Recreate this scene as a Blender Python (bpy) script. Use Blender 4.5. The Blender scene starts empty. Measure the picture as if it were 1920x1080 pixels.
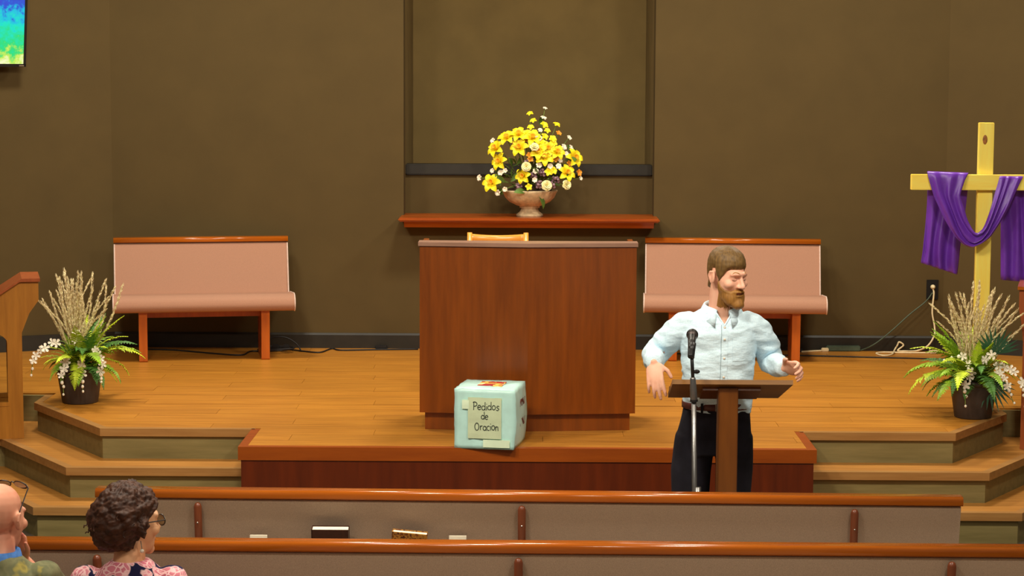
import bpy, bmesh, math, random
import numpy as np
from mathutils import Vector, Matrix, Quaternion, noise
from mathutils.bvhtree import BVHTree

random.seed(7)
SC = bpy.context.scene
COL = SC.collection
PI = math.pi

# ------------------------------------------------------------------ camera
F_PX = 3900.0                      # focal length in pixels of a 1920 wide frame
CAM = Vector((0.0, 0.0, 2.65))
YAW = math.atan(30 / F_PX)         # the room's axis stands at pixel column 990
PITCH = math.atan(410 / F_PX)      # horizon at pixel row 130
ROLL = math.radians(0.25)
fwd = Vector((-math.sin(YAW) * math.cos(PITCH), math.cos(YAW) * math.cos(PITCH), -math.sin(PITCH)))
right0 = Vector((math.cos(YAW), math.sin(YAW), 0))
up0 = right0.cross(fwd)
rgt = right0 * math.cos(ROLL) + up0 * math.sin(ROLL)
upv = up0 * math.cos(ROLL) - right0 * math.sin(ROLL)
cd = bpy.data.cameras.new('camera')
cam = bpy.data.objects.new('camera', cd)
COL.objects.link(cam)
cd.sensor_width = 36.0
cd.lens = F_PX * 36.0 / 1920.0
cd.clip_start = 0.1
cd.clip_end = 100
m = Matrix((rgt, upv, -fwd)).transposed().to_4x4()
m.translation = CAM
cam.matrix_world = m
SC.camera = cam

# ------------------------------------------------------------------ light
W = bpy.data.worlds.new('world')
SC.world = W
W.use_nodes = True
W.node_tree.nodes['Background'].inputs[0].default_value = (1.0, 0.92, 0.78, 1)
W.node_tree.nodes['Background'].inputs[1].default_value = 0.13
SC.view_settings.view_transform = 'Standard'
SC.view_settings.look = 'None'
SC.view_settings.gamma = 1.0
SC.view_settings.use_curve_mapping = False
SC.view_settings.exposure = 0.0
CEIL = 5.0
LIGHTS = [  # x, y, width, depth, power, tilt towards the stage
    (-2.2, 7.6, 0.5, 0.5, 108, 40), (-0.75, 7.6, 0.5, 0.5, 108, 40), (2.4, 7.6, 0.5, 0.5, 108, 40),
    (-2.7, 13.35, 0.6, 0.6, 106, 0), (0.0, 13.35, 0.6, 0.6, 106, 0), (2.7, 13.35, 0.6, 0.6, 106, 0),
    (-1.8, 4.2, 0.6, 0.6, 66, 0), (1.8, 4.2, 0.6, 0.6, 66, 0),
]
for (lx, ly, lw, ld, lp, lt) in LIGHTS:
    ldt = bpy.data.lights.new('ceiling_lamp', 'AREA')
    ldt.shape = 'RECTANGLE'
    ldt.size, ldt.size_y, ldt.energy = lw, ld, lp
    ldt.color = (1.0, 0.92, 0.77)
    lo = bpy.data.objects.new('ceiling_lamp', ldt)
    lo.location = (lx, ly, CEIL - 0.26)
    lo.rotation_euler = (math.radians(lt), 0, 0)
    COL.objects.link(lo)

# ------------------------------------------------------------------ pixel helpers
def ray(px, py):
    return (fwd * F_PX + rgt * (px - 960) - upv * (py - 540)).normalized()
def at_y(px, py, Y):
    d = ray(px, py); return CAM + d * ((Y - CAM.y) / d.y)
def at_z(px, py, Z):
    d = ray(px, py); return CAM + d * ((Z - CAM.z) / d.z)

# ------------------------------------------------------------------ materials
def lin(c):
    return tuple(((v / 255) / 12.92 if v / 255 <= 0.04045 else ((v / 255 + 0.055) / 1.055) ** 2.4) for v in c[:3]) + (1.0,)
MATS = {}
def base_mat(name, rough=0.6, spec=0.5, metal=0.0):
    mt = bpy.data.materials.new(name); mt.use_nodes = True
    nt = mt.node_tree
    b = nt.nodes['Principled BSDF']
    b.inputs['Roughness'].default_value = rough
    b.inputs['Specular IOR Level'].default_value = spec
    b.inputs['Metallic'].default_value = metal
    MATS[name] = mt
    return mt, nt, b
def ramp(nt, stops):
    r = nt.nodes.new('ShaderNodeValToRGB')
    el = r.color_ramp.elements
    while len(el) < len(stops): el.new(0.5)
    for e, (p, c) in zip(el, stops):
        e.position = p; e.color = lin(c)
    return r
def coords(nt, scale=(1, 1, 1), kind='Object', rot=(0, 0, 0)):
    tc = nt.nodes.new('ShaderNodeTexCoord'); mp = nt.nodes.new('ShaderNodeMapping')
    mp.inputs['Scale'].default_value = scale; mp.inputs['Rotation'].default_value = rot
    nt.links.new(tc.outputs[kind], mp.inputs['Vector'])
    return mp.outputs['Vector']
def noise_tex(nt, vec, scale, detail=4, rough=0.55):
    n = nt.nodes.new('ShaderNodeTexNoise')
    n.inputs['Scale'].default_value = scale; n.inputs['Detail'].default_value = detail
    n.inputs['Roughness'].default_value = rough
    nt.links.new(vec, n.inputs['Vector'])
    return n
def bump(nt, b, out, strength=0.2, dist=0.005):
    bp = nt.nodes.new('ShaderNodeBump')
    bp.inputs['Strength'].default_value = strength; bp.inputs['Distance'].default_value = dist
    nt.links.new(out, bp.inputs['Height']); nt.links.new(bp.outputs['Normal'], b.inputs['Normal'])
def plain(name, c, rough=0.6, var=0.12, nscale=30, spec=0.4, metal=0.0, bmp=0.0, scale=(1, 1, 1)):
    mt, nt, b = base_mat(name, rough, spec, metal)
    v = coords(nt, scale)
    n = noise_tex(nt, v, nscale)
    lo = tuple(max(0, x * (1 - var)) for x in c); hi = tuple(min(255, x * (1 + var)) for x in c)
    r = ramp(nt, [(0.3, lo), (0.7, hi)])
    nt.links.new(n.outputs['Fac'], r.inputs['Fac']); nt.links.new(r.outputs['Color'], b.inputs['Base Color'])
    if bmp: bump(nt, b, n.outputs['Fac'], bmp, 0.004)
    return mt
def wood(name, dark, light, axis='X', rough=0.35, stretch=14, nscale=3.0, spec=0.5, rand=0.0, bands=0.0):
    """grain running along the given axis"""
    mt, nt, b = base_mat(name, rough, spec)
    sc = [stretch, stretch, stretch]; sc['XYZ'.index(axis)] = 1.0
    v = coords(nt, tuple(sc))
    if rand:
        oi = nt.nodes.new('ShaderNodeObjectInfo')
        ad = nt.nodes.new('ShaderNodeVectorMath'); ad.operation = 'ADD'
        ml = nt.nodes.new('ShaderNodeMath'); ml.operation = 'MULTIPLY'; ml.inputs[1].default_value = 37.0
        nt.links.new(oi.outputs['Random'], ml.inputs[0])
        nt.links.new(v, ad.inputs[0]); nt.links.new(ml.outputs[0], ad.inputs[1])
        v = ad.outputs[0]
    n = noise_tex(nt, v, nscale, 6, 0.6)
    r = ramp(nt, [(0.28, dark), (0.72, light)])
    nt.links.new(n.outputs['Fac'], r.inputs['Fac'])
    out = r.outputs['Color']
    if rand:
        hs = nt.nodes.new('ShaderNodeHueSaturation')
        mr = nt.nodes.new('ShaderNodeMapRange')
        mr.inputs['To Min'].default_value = 1 - rand; mr.inputs['To Max'].default_value = 1 + rand
        nt.links.new(oi.outputs['Random'], mr.inputs['Value']); nt.links.new(mr.outputs['Result'], hs.inputs['Value'])
        nt.links.new(out, hs.inputs['Color']); out = hs.outputs['Color']
    if bands:
        v2 = coords(nt, (1, 1, 1))
        sx = nt.nodes.new('ShaderNodeSeparateXYZ'); nt.links.new(v2, sx.inputs[0])
        mu = nt.nodes.new('ShaderNodeMath'); mu.operation = 'MULTIPLY'; mu.inputs[1].default_value = 10.0
        nt.links.new(sx.outputs['X'], mu.inputs[0])
        fl = nt.nodes.new('ShaderNodeMath'); fl.operation = 'FLOOR'; nt.links.new(mu.outputs[0], fl.inputs[0])
        wn = nt.nodes.new('ShaderNodeTexWhiteNoise'); wn.noise_dimensions = '1D'; nt.links.new(fl.outputs[0], wn.inputs['W'])
        hs = nt.nodes.new('ShaderNodeHueSaturation')
        mr = nt.nodes.new('ShaderNodeMapRange'); mr.inputs['To Min'].default_value = 1 - bands; mr.inputs['To Max'].default_value = 1 + bands
        nt.links.new(wn.outputs['Value'], mr.inputs['Value']); nt.links.new(mr.outputs['Result'], hs.inputs['Value'])
        nt.links.new(out, hs.inputs['Color']); out = hs.outputs['Color']
    nt.links.new(out, b.inputs['Base Color'])
    bump(nt, b, n.outputs['Fac'], 0.06, 0.002)
    return mt
def emit(name, c, strength):
    mt, nt, b = base_mat(name)
    b.inputs['Base Color'].default_value = lin(c)
    b.inputs['Emission Color'].default_value = lin(c); b.inputs['Emission Strength'].default_value = strength
    return mt

plain('wall_paint', (84, 68, 38), 0.85, 0.03, 3, 0.2)
plain('wall_paint_lit', (117, 97, 57), 0.85, 0.05, 3, 0.2)  # same paint as the wall; the niche's extra light is put into the colour
plain('base_black', (36, 31, 22), 0.5, 0.1, 12)
plain('ceiling_white', (215, 208, 195), 0.9, 0.03, 2)
plain('carpet', (92, 80, 66), 0.95, 0.2, 200, 0.1, bmp=0.3)
wood('plank_wood', (160, 101, 32), (200, 136, 48), 'X', 0.38, 16, 2.2, 0.4, rand=0.07)
wood('tread_wood', (158, 104, 43), (190, 132, 60), 'X', 0.42, 16, 2.2, 0.4)
wood('nosing_wood', (150, 104, 54), (176, 130, 74), 'X', 0.38, 16, 2.2, 0.4)
wood('riser_wood', (116, 103, 62), (141, 126, 80), 'X', 0.5, 10, 2.5, 0.3)
wood('fascia_wood', (82, 27, 3), (104, 37, 4), 'Z', 0.35, 12, 2.0)
wood('fascia_trim', (134, 58, 6), (160, 76, 10), 'X', 0.35, 12, 2.0)
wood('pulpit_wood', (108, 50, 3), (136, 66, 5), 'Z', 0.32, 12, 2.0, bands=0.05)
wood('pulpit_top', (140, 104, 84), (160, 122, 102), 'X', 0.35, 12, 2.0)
wood('ledge_wood', (138, 58, 6), (172, 80, 12), 'X', 0.28, 12, 2.0)
wood('pew_wood', (158, 78, 12), (186, 98, 22), 'X', 0.16, 14, 2.0)
wood('pew_leg_wood', (160, 72, 10), (186, 92, 18), 'Z', 0.32, 14, 2.0)
wood('post_wood', (92, 44, 22), (120, 60, 32), 'Z', 0.3, 14, 2.0)
wood('oak', (150, 92, 18), (182, 118, 34), 'Z', 0.4, 12, 2.0)
wood('lectern_dark', (118, 76, 22), (142, 96, 32), 'X', 0.4, 12, 2.0)
wood('lectern_post', (96, 50, 6), (116, 64, 10), 'Z', 0.4, 12, 2.0)
wood('chair_wood', (220, 140, 50), (242, 170, 78), 'X', 0.22, 12, 2.0)
wood('redwood', (140, 66, 28), (168, 86, 40), 'Z', 0.35, 12, 2.0)
wood('pine', (255, 218, 84), (255, 242, 122), 'Z', 0.55, 10, 2.0, 0.3)
wood('pine_bar', (255, 218, 84), (255, 242, 122), 'X', 0.55, 10, 2.0, 0.3)
plain('pine_knot', (150, 96, 46), 0.6, 0.2, 60)
plain('fabric_pink', (172, 129, 106), 0.95, 0.06, 420, 0.1, bmp=0.15)
plain('fabric_grey', (186, 164, 142), 0.95, 0.09, 420, 0.1, bmp=0.15)
plain('welt', (222, 196, 182), 0.9, 0.05, 60, 0.1)
plain('black_plastic', (24, 23, 23), 0.4, 0.1, 30)
plain('black_rubber', (28, 26, 26), 0.55, 0.1, 30)
plain('grey_metal', (120, 118, 116), 0.3, 0.06, 30, 0.6, 0.8)
plain('mic_grille', (70, 62, 60), 0.45, 0.4, 400, 0.6, 0.7)
plain('silver', (200, 198, 190), 0.25, 0.05, 30, 0.6, 0.9)
plain('cord_white', (235, 215, 170), 0.5, 0.05, 30)
plain('cord_green', (74, 88, 70), 0.5, 0.08, 30)
plain('purple_satin', (106, 50, 168), 0.38, 0.06, 8, 0.5)
plain('pot_brown', (70, 60, 54), 0.55, 0.1, 14)
plain('soil', (60, 44, 30), 0.95, 0.4, 80)
plain('frond_green', (130, 166, 40), 0.5, 0.2, 9)
plain('frond_light', (186, 206, 50), 0.5, 0.18, 9)
plain('frond_dark', (76, 122, 50), 0.55, 0.2, 9)
plain('palm_dark', (52, 92, 66), 0.55, 0.15, 9)
plain('grass_tan', (248, 206, 160), 0.8, 0.2, 60)
plain('orchid_white', (246, 236, 214), 0.6, 0.03, 20)
plain('stem_green', (112, 132, 62), 0.6, 0.15, 30)
plain('lily_yellow', (250, 222, 26), 0.55, 0.07, 12)
plain('lily_center', (240, 170, 20), 0.6, 0.1, 40)
plain('flower_orange', (226, 150, 40), 0.6, 0.12, 30)
plain('rose_cream', (252, 240, 180), 0.6, 0.04, 20)
plain('bloom_white', (246, 232, 206), 0.6, 0.05, 20)
plain('filler_mauve', (150, 118, 128), 0.8, 0.2, 60)
plain('leaf_green', (84, 112, 44), 0.5, 0.2, 14)
plain('urn_stone', (206, 180, 140), 0.75, 0.12, 24, bmp=0.2)
plain('box_wrap', (194, 236, 228), 0.35, 0.05, 7, 0.5, bmp=0.35)
plain('box_paper', (204, 216, 178), 0.7, 0.04, 10, bmp=0.2)
plain('ink', (34, 42, 40), 0.7, 0.1, 30)
plain('ink_red', (110, 52, 40), 0.7, 0.1, 30)
plain('tape', (228, 246, 214), 0.25, 0.03, 10, 0.6)
plain('paper_white', (246, 238, 216), 0.8, 0.03, 20)
plain('book_brown', (66, 34, 22), 0.5, 0.12, 40)
def skin_mat(name, c, red):
    mt, nt, b = base_mat(name, 0.5, 0.4)
    n = noise_tex(nt, coords(nt), 9, 3)
    r = ramp(nt, [(0.35, c), (0.75, red)])
    nt.links.new(n.outputs['Fac'], r.inputs['Fac']); nt.links.new(r.outputs['Color'], b.inputs['Base Color'])
    b.inputs['Subsurface Weight'].default_value = 0.08
    b.inputs['Subsurface Radius'].default_value = (0.02, 0.008, 0.005)
    return mt
skin_mat('skin_fair', (238, 184, 156), (232, 162, 134))
skin_mat('skin_woman', (232, 176, 130), (224, 160, 116))
skin_mat('skin_ruddy', (236, 170, 138), (226, 142, 112))
plain('lip', (206, 124, 108), 0.5, 0.06, 30)
plain('lash', (96, 66, 46), 0.7, 0.1, 30)
def hair_mat(name, dark, light, sc=(60, 60, 8), rough=0.55):
    mt, nt, b = base_mat(name, rough, 0.35)
    n = noise_tex(nt, coords(nt, sc), 1.6, 5, 0.6)
    r = ramp(nt, [(0.3, dark), (0.7, light)])
    nt.links.new(n.outputs['Fac'], r.inputs['Fac']); nt.links.new(r.outputs['Color'], b.inputs['Base Color'])
    bump(nt, b, n.outputs['Fac'], 0.5, 0.004)
    return mt
hair_mat('hair_brown', (84, 62, 32), (126, 94, 48))
hair_mat('beard_brown', (128, 86, 36), (168, 118, 54))
hair_mat('hair_dark', (44, 22, 12), (84, 48, 28), (26, 26, 26))
def shirt_mat():
    mt, nt, b = base_mat('shirt_blue', 0.8, 0.2)
    v = coords(nt, (1, 1, 1))
    n = noise_tex(nt, v, 260, 2)
    r = ramp(nt, [(0.35, (198, 224, 238)), (0.65, (220, 242, 252))])
    nt.links.new(n.outputs['Fac'], r.inputs['Fac']); nt.links.new(r.outputs['Color'], b.inputs['Base Color'])
    n2 = noise_tex(nt, coords(nt, (7, 7, 16), rot=(0, 0.5, 0.3)), 1.0, 3, 0.5)
    bump(nt, b, n2.outputs['Fac'], 0.55, 0.03)
shirt_mat()
plain('shirt_seam', (150, 172, 180), 0.8, 0.05, 60, 0.2)
plain('trouser_black', (34, 32, 40), 0.85, 0.15, 14, 0.2, bmp=0.3)
plain('belt_brown', (92, 44, 34), 0.4, 0.12, 40)
plain('shoe_black', (26, 22, 20), 0.3, 0.1, 20)
def floral():
    mt, nt, b = base_mat('blouse_floral', 0.8, 0.2)
    v = coords(nt)
    nz = noise_tex(nt, v, 9, 3)
    mx = nt.nodes.new('ShaderNodeMix'); mx.data_type = 'RGBA'; mx.blend_type = 'LINEAR_LIGHT'; mx.inputs['Factor'].default_value = 0.045
    nt.links.new(v, mx.inputs['A']); nt.links.new(nz.outputs['Color'], mx.inputs['B'])
    vec = mx.outputs['Result']
    # petals: small cells inside large blossom cells
    v1 = nt.nodes.new('ShaderNodeTexVoronoi'); v1.inputs['Scale'].default_value = 15
    v2 = nt.nodes.new('ShaderNodeTexVoronoi'); v2.feature = 'DISTANCE_TO_EDGE'; v2.inputs['Scale'].default_value = 46
    nt.links.new(vec, v1.inputs['Vector']); nt.links.new(vec, v2.inputs['Vector'])
    r1 = ramp(nt, [(0.0, (196, 98, 116)), (0.58, (226, 136, 150)), (0.63, (248, 202, 200)), (0.67, (30, 28, 66))])
    r1.color_ramp.interpolation = 'LINEAR'
    nt.links.new(v1.outputs['Distance'], r1.inputs['Fac'])
    r2 = ramp(nt, [(0.0, (255, 255, 255)), (0.07, (255, 255, 255)), (0.12, (0, 0, 0))])
    nt.links.new(v2.outputs['Distance'], r2.inputs['Fac'])
    rm = ramp(nt, [(0.59, (255, 255, 255)), (0.64, (0, 0, 0))]); nt.links.new(v1.outputs['Distance'], rm.inputs['Fac'])
    mul = nt.nodes.new('ShaderNodeMath'); mul.operation = 'MULTIPLY'
    nt.links.new(r2.outputs['Color'], mul.inputs[0]); nt.links.new(rm.outputs['Color'], mul.inputs[1])
    m2 = nt.nodes.new('ShaderNodeMix'); m2.data_type = 'RGBA'
    nt.links.new(mul.outputs[0], m2.inputs['Factor']); nt.links.new(r1.outputs['Color'], m2.inputs['A'])
    m2.inputs['B'].default_value = lin((250, 200, 200))
    nt.links.new(m2.outputs['Result'], b.inputs['Base Color'])
floral()
def camo():
    mt, nt, b = base_mat('shirt_camo', 0.85, 0.2)
    n = noise_tex(nt, coords(nt, rot=(0.4, 0.7, 0.2)), 9, 3, 0.6)
    r = ramp(nt, [(0.38, (104, 106, 76)), (0.5, (134, 132, 96)), (0.58, (116, 118, 86)), (0.66, (176, 160, 84)), (0.74, (110, 106, 74))])
    nt.links.new(n.outputs['Fac'], r.inputs['Fac']); nt.links.new(r.outputs['Color'], b.inputs['Base Color'])
camo()
plain('collar_blue', (70, 120, 190), 0.8, 0.1, 60)
plain('glass_frame', (36, 26, 24), 0.35, 0.1, 30)
plain('pearl', (240, 226, 206), 0.2, 0.03, 10, 0.6)
def lens_mat():
    mt, nt, b = base_mat('lens', 0.08, 0.5)
    b.inputs['Base Color'].default_value = lin((200, 186, 150))
    b.inputs['Transmission Weight'].default_value = 0.55
lens_mat()
def screen_mat():
    mt, nt, b = base_mat('screen_picture', 0.3, 0.3)
    v = coords(nt)
    sx = nt.nodes.new('ShaderNodeSeparateXYZ'); nt.links.new(v, sx.inputs[0])
    n = noise_tex(nt, v, 16, 6, 0.65)
    ad = nt.nodes.new('ShaderNodeMath'); ad.operation = 'MULTIPLY_ADD'; ad.inputs[1].default_value = 0.55
    nt.links.new(n.outputs['Fac'], ad.inputs[0]); nt.links.new(sx.outputs['Z'], ad.inputs[2])
    mr = nt.nodes.new('ShaderNodeMapRange'); mr.inputs['From Min'].default_value = 0.24; mr.inputs['From Max'].default_value = 0.92
    nt.links.new(ad.outputs[0], mr.inputs['Value'])
    r = ramp(nt, [(0.0, (250, 250, 200)), (0.14, (205, 240, 90)), (0.27, (40, 222, 120)), (0.5, (10, 228, 200)), (0.64, (20, 190, 226)), (0.72, (40, 90, 214)), (1.0, (66, 50, 200))])
    nt.links.new(mr.outputs['Result'], r.inputs['Fac'])
    b.inputs['Base Color'].default_value = (0.01, 0.01, 0.01, 1)
    nt.links.new(r.outputs['Color'], b.inputs['Emission Color']); b.inputs['Emission Strength'].default_value = 1.0
screen_mat()
def bookcover():
    mt, nt, b = base_mat('book_cover', 0.5, 0.4)
    n = noise_tex(nt, coords(nt), 60, 3)
    r = ramp(nt, [(0.4, (120, 60, 20)), (0.5, (206, 150, 60)), (0.62, (90, 40, 24))])
    nt.links.new(n.outputs['Fac'], r.inputs['Fac']); nt.links.new(r.outputs['Color'], b.inputs['Base Color'])
bookcover()
def sticker():
    mt, nt, b = base_mat('sticker_print', 0.5, 0.4)
    n = nt.nodes.new('ShaderNodeTexVoronoi'); n.inputs['Scale'].default_value = 26
    nt.links.new(coords(nt), n.inputs['Vector'])
    sp = nt.nodes.new('ShaderNodeSeparateColor'); nt.links.new(n.outputs['Color'], sp.inputs[0])
    r = ramp(nt, [(0.0, (190, 50, 30)), (0.35, (240, 190, 90)), (0.6, (170, 40, 40)), (0.8, (250, 226, 170))])
    r.color_ramp.interpolation = 'CONSTANT'
    nt.links.new(sp.outputs[0], r.inputs['Fac']); nt.links.new(r.outputs['Color'], b.inputs['Base Color'])
sticker()
def screen_off(): pass
emit('lamp_panel', (255, 240, 214), 2.0)

# ------------------------------------------------------------------ mesh helpers
def link(name, me, mat, parent=None, smooth=False):
    if isinstance(me, tuple):
        v, f = me
        d = bpy.data.meshes.new(name); d.from_pydata([tuple(p) for p in v], [], [tuple(q) for q in f]); d.update(); me = d
    if mat and not me.materials: me.materials.append(MATS[mat])
    if smooth:
        me.polygons.foreach_set('use_smooth', [True] * len(me.polygons))
    o = bpy.data.objects.new(name, me); COL.objects.link(o)
    if parent: o.parent = parent
    return o
def empty(name, loc=(0, 0, 0), rz=0.0):
    o = bpy.data.objects.new(name, None); o.location = loc; o.rotation_euler = (0, 0, rz)
    o.empty_display_size = 0.1
    COL.objects.link(o); return o
def tag(o, label, cat, group=None):
    o['label'] = label; o['category'] = cat
    if group: o['group'] = group
    return o
def struct(o):
    o['kind'] = 'structure'; return o
def join(*ps):
    V, Fc = [], []
    for v, f in ps:
        k = len(V); V += [tuple(p) for p in v]; Fc += [tuple(i + k for i in q) for q in f]
    return V, Fc
def xf(me, M):
    return [tuple(M @ Vector(p)) for p in me[0]], me[1]
def box(x0, x1, y0, y1, z0, z1):
    v = [(x, y, z) for z in (z0, z1) for (x, y) in ((x0, y0), (x1, y0), (x1, y1), (x0, y1))]
    return v, [(3, 2, 1, 0), (4, 5, 6, 7), (0, 1, 5, 4), (1, 2, 6, 5), (2, 3, 7, 6), (3, 0, 4, 7)]
def bbox(x0, x1, y0, y1, z0, z1, b=0.006):
    """box with bevelled edges"""
    bm = bmesh.new(); v, f = box(x0, x1, y0, y1, z0, z1)
    vs = [bm.verts.new(p) for p in v]
    for q in f: bm.faces.new([vs[i] for i in q])
    bmesh.ops.bevel(bm, geom=list(bm.edges), offset=b, segments=2, affect='EDGES')
    bm.verts.index_update()
    r = [tuple(p.co) for p in bm.verts], [tuple(p.index for p in q.verts) for q in bm.faces]
    bm.free(); return r
def prism(pts, z0, z1):
    """pts counter-clockwise in plan"""
    n = len(pts)
    v = [(p[0], p[1], z0) for p in pts] + [(p[0], p[1], z1) for p in pts]
    f = [tuple(range(n))[::-1], tuple(range(n, 2 * n))] + [(i, (i + 1) % n, n + (i + 1) % n, n + i) for i in range(n)]
    return v, f
def extrude_x(prof, x0, x1):
    """closed profile of (y, z) swept along x"""
    n = len(prof)
    v = [(x0, p[0], p[1]) for p in prof] + [(x1, p[0], p[1]) for p in prof]
    f = [tuple(range(n)), tuple(range(n, 2 * n))[::-1]] + [(i, n + i, n + (i + 1) % n, (i + 1) % n) for i in range(n)]
    return v, f
def extrude_y(prof, y0, y1):
    """closed profile of (x, z) swept along y"""
    n = len(prof)
    v = [(p[0], y0, p[1]) for p in prof] + [(p[0], y1, p[1]) for p in prof]
    f = [tuple(range(n)), tuple(range(n, 2 * n))[::-1]] + [(i, n + i, n + (i + 1) % n, (i + 1) % n) for i in range(n)]
    return v, f
def fixn(me):
    bm = bmesh.new(); vs = [bm.verts.new(p) for p in me[0]]
    for q in me[1]:
        try: bm.faces.new([vs[i] for i in q])
        except ValueError: pass
    bmesh.ops.recalc_face_normals(bm, faces=bm.faces)
    bm.verts.index_update()
    r = [tuple(p.co) for p in bm.verts], [tuple(p.index for p in q.verts) for q in bm.faces]
    bm.free(); return r
def rounded(pts, r, seg=4):
    """round the corners of a closed 2-d outline; r is a number or a list"""
    out = []; n = len(pts)
    for i, p in enumerate(pts):
        ri = r[i] if isinstance(r, (list, tuple)) else r
        p = Vector(p); a = Vector(pts[i - 1]) - p; b = Vector(pts[(i + 1) % n]) - p
        if ri <= 0: out.append(tuple(p)); continue
        ri = min(ri, a.length * 0.49, b.length * 0.49)
        a = p + a.normalized() * ri; b = p + b.normalized() * ri
        for k in range(seg + 1):
            t = k / seg
            out.append(tuple(a * (1 - t) ** 2 + p * 2 * t * (1 - t) + b * t * t))
    return out
def lathe(prof, seg=24, flute=0, famp=0.0):
    v = []; f = []
    for (r, z) in prof:
        for k in range(seg):
            a = 2 * PI * k / seg; rr = r * (1 + (famp * math.cos(flute * a) if flute else 0))
            v.append((rr * math.cos(a), rr * math.sin(a), z))
    for i in range(len(prof) - 1):
        for k in range(seg):
            f.append((i * seg + k, i * seg + (k + 1) % seg, (i + 1) * seg + (k + 1) % seg, (i + 1) * seg + k))
    f.append(tuple(range(seg))[::-1]); n = (len(prof) - 1) * seg; f.append(tuple(range(n, n + seg)))
    return v, f
def frames(pts):
    pts = [Vector(p) for p in pts]; T = []
    for i in range(len(pts)):
        a = pts[max(0, i - 1)]; b = pts[min(len(pts) - 1, i + 1)]
        T.append((b - a).normalized() if (b - a).length > 1e-9 else Vector((0, 0, 1)))
    ref = Vector((0, 1, 0)) if abs(T[0].y) < 0.9 else Vector((1, 0, 0))
    n = (ref - T[0] * ref.dot(T[0])).normalized(); out = []
    for t in T:
        n = (n - t * n.dot(t))
        n = n.normalized() if n.length > 1e-6 else t.orthogonal().normalized()
        out.append((t, n, t.cross(n)))
    return pts, out
def tube(pts, r, seg=8, caps=True, flat=1.0):
    """swept tube; r number or list; flat scales the first normal"""
    pts, fr = frames(pts); v = []; f = []; n = len(pts)
    for i, (p, (t, a, b)) in enumerate(zip(pts, fr)):
        ri = r[i] if isinstance(r, (list, tuple)) else r
        for k in range(seg):
            th = 2 * PI * k / seg
            v.append(tuple(p + a * (math.cos(th) * ri * flat) + b * (math.sin(th) * ri)))
    for i in range(n - 1):
        for k in range(seg):
            f.append((i * seg + k, i * seg + (k + 1) % seg, (i + 1) * seg + (k + 1) % seg, (i + 1) * seg + k))
    if caps:
        f.append(tuple(range(seg))[::-1]); f.append(tuple(range((n - 1) * seg, n * seg)))
    return v, f
def spline(pts, n=8):
    """Catmull-Rom through the points"""
    P = [Vector(p) for p in pts]; P = [P[0] * 2 - P[1]] + P + [P[-1] * 2 - P[-2]]; out = []
    for i in range(1, len(P) - 2):
        for k in range(n):
            t = k / n; a, b, c, d = P[i - 1:i + 3]
            out.append(0.5 * ((2 * b) + (c - a) * t + (2 * a - 5 * b + 4 * c - d) * t * t + (3 * b - a - 3 * c + d) * t ** 3))
    out.append(P[-2]); return out
def ell(c, r, M=None, seg=20, rings=12):
    v = []; f = []
    for i in range(1, rings):
        th = PI * i / rings
        for k in range(seg):
            a = 2 * PI * k / seg
            v.append(Vector((r[0] * math.sin(th) * math.cos(a), r[1] * math.sin(th) * math.sin(a), r[2] * math.cos(th))))
    top = len(v); v.append(Vector((0, 0, r[2]))); v.append(Vector((0, 0, -r[2])))
    for i in range(rings - 2):
        for k in range(seg):
            f.append((i * seg + k, (i + 1) * seg + k, (i + 1) * seg + (k + 1) % seg, i * seg + (k + 1) % seg))
    for k in range(seg):
        f.append((top, k, (k + 1) % seg)); n = (rings - 2) * seg; f.append((top + 1, n + (k + 1) % seg, n + k))
    c = Vector(c)
    if M is not None: v = [M @ p for p in v]
    return [tuple(p + c) for p in v], f
def limb(pts, rad, seg=16, flat=1.0):
    """closed tapered limb with round ends"""
    P = [Vector(p) for p in pts]; R = list(rad)
    a = (P[0] - P[1]).normalized(); b = (P[-1] - P[-2]).normalized()
    pts2 = [P[0] + a * R[0] * 0.95, P[0] + a * R[0] * 0.7] + P + [P[-1] + b * R[-1] * 0.7, P[-1] + b * R[-1] * 0.95]
    r2 = [R[0] * 0.25, R[0] * 0.7] + R + [R[-1] * 0.7, R[-1] * 0.25]
    return tube(pts2, r2, seg, True, flat)
def rings_loft(rings, seg=28, power=2.0):
    """rings: (cx, cy, z, rx, ry) stacked upward, closed"""
    v = []; f = []
    for (cx, cy, z, rx, ry) in rings:
        for k in range(seg):
            a = 2 * PI * k / seg; c, s = math.cos(a), math.sin(a)
            c = math.copysign(abs(c) ** (2 / power), c); s = math.copysign(abs(s) ** (2 / power), s)
            v.append((cx + rx * c, cy + ry * s, z))
    n = len(rings)
    for i in range(n - 1):
        for k in range(seg):
            f.append((i * seg + k, i * seg + (k + 1) % seg, (i + 1) * seg + (k + 1) % seg, (i + 1) * seg + k))
    f.append(tuple(range(seg))[::-1]); f.append(tuple(range((n - 1) * seg, n * seg)))
    return v, f
def fuse(parts, voxel, it=6, fac=0.5):
    """one continuous surface out of overlapping closed pieces"""
    v, f = join(*parts)
    d = bpy.data.meshes.new('tmp'); d.from_pydata(v, [], f); d.update()
    o = bpy.data.objects.new('tmp', d); COL.objects.link(o)
    md = o.modifiers.new('r', 'REMESH'); md.mode = 'VOXEL'; md.voxel_size = voxel; md.adaptivity = 0
    if it:
        ms = o.modifiers.new('s', 'SMOOTH'); ms.factor = fac; ms.iterations = it
    dg = bpy.context.evaluated_depsgraph_get(); dg.update()
    me = bpy.data.meshes.new_from_object(o.evaluated_get(dg))
    bpy.data.objects.remove(o); bpy.data.meshes.remove(d)
    return me
def get_co(me):
    a = np.empty(len(me.vertices) * 3); me.vertices.foreach_get('co', a); return a.reshape(-1, 3)
def set_co(me, a):
    me.vertices.foreach_set('co', np.ascontiguousarray(a).ravel()); me.update()
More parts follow.
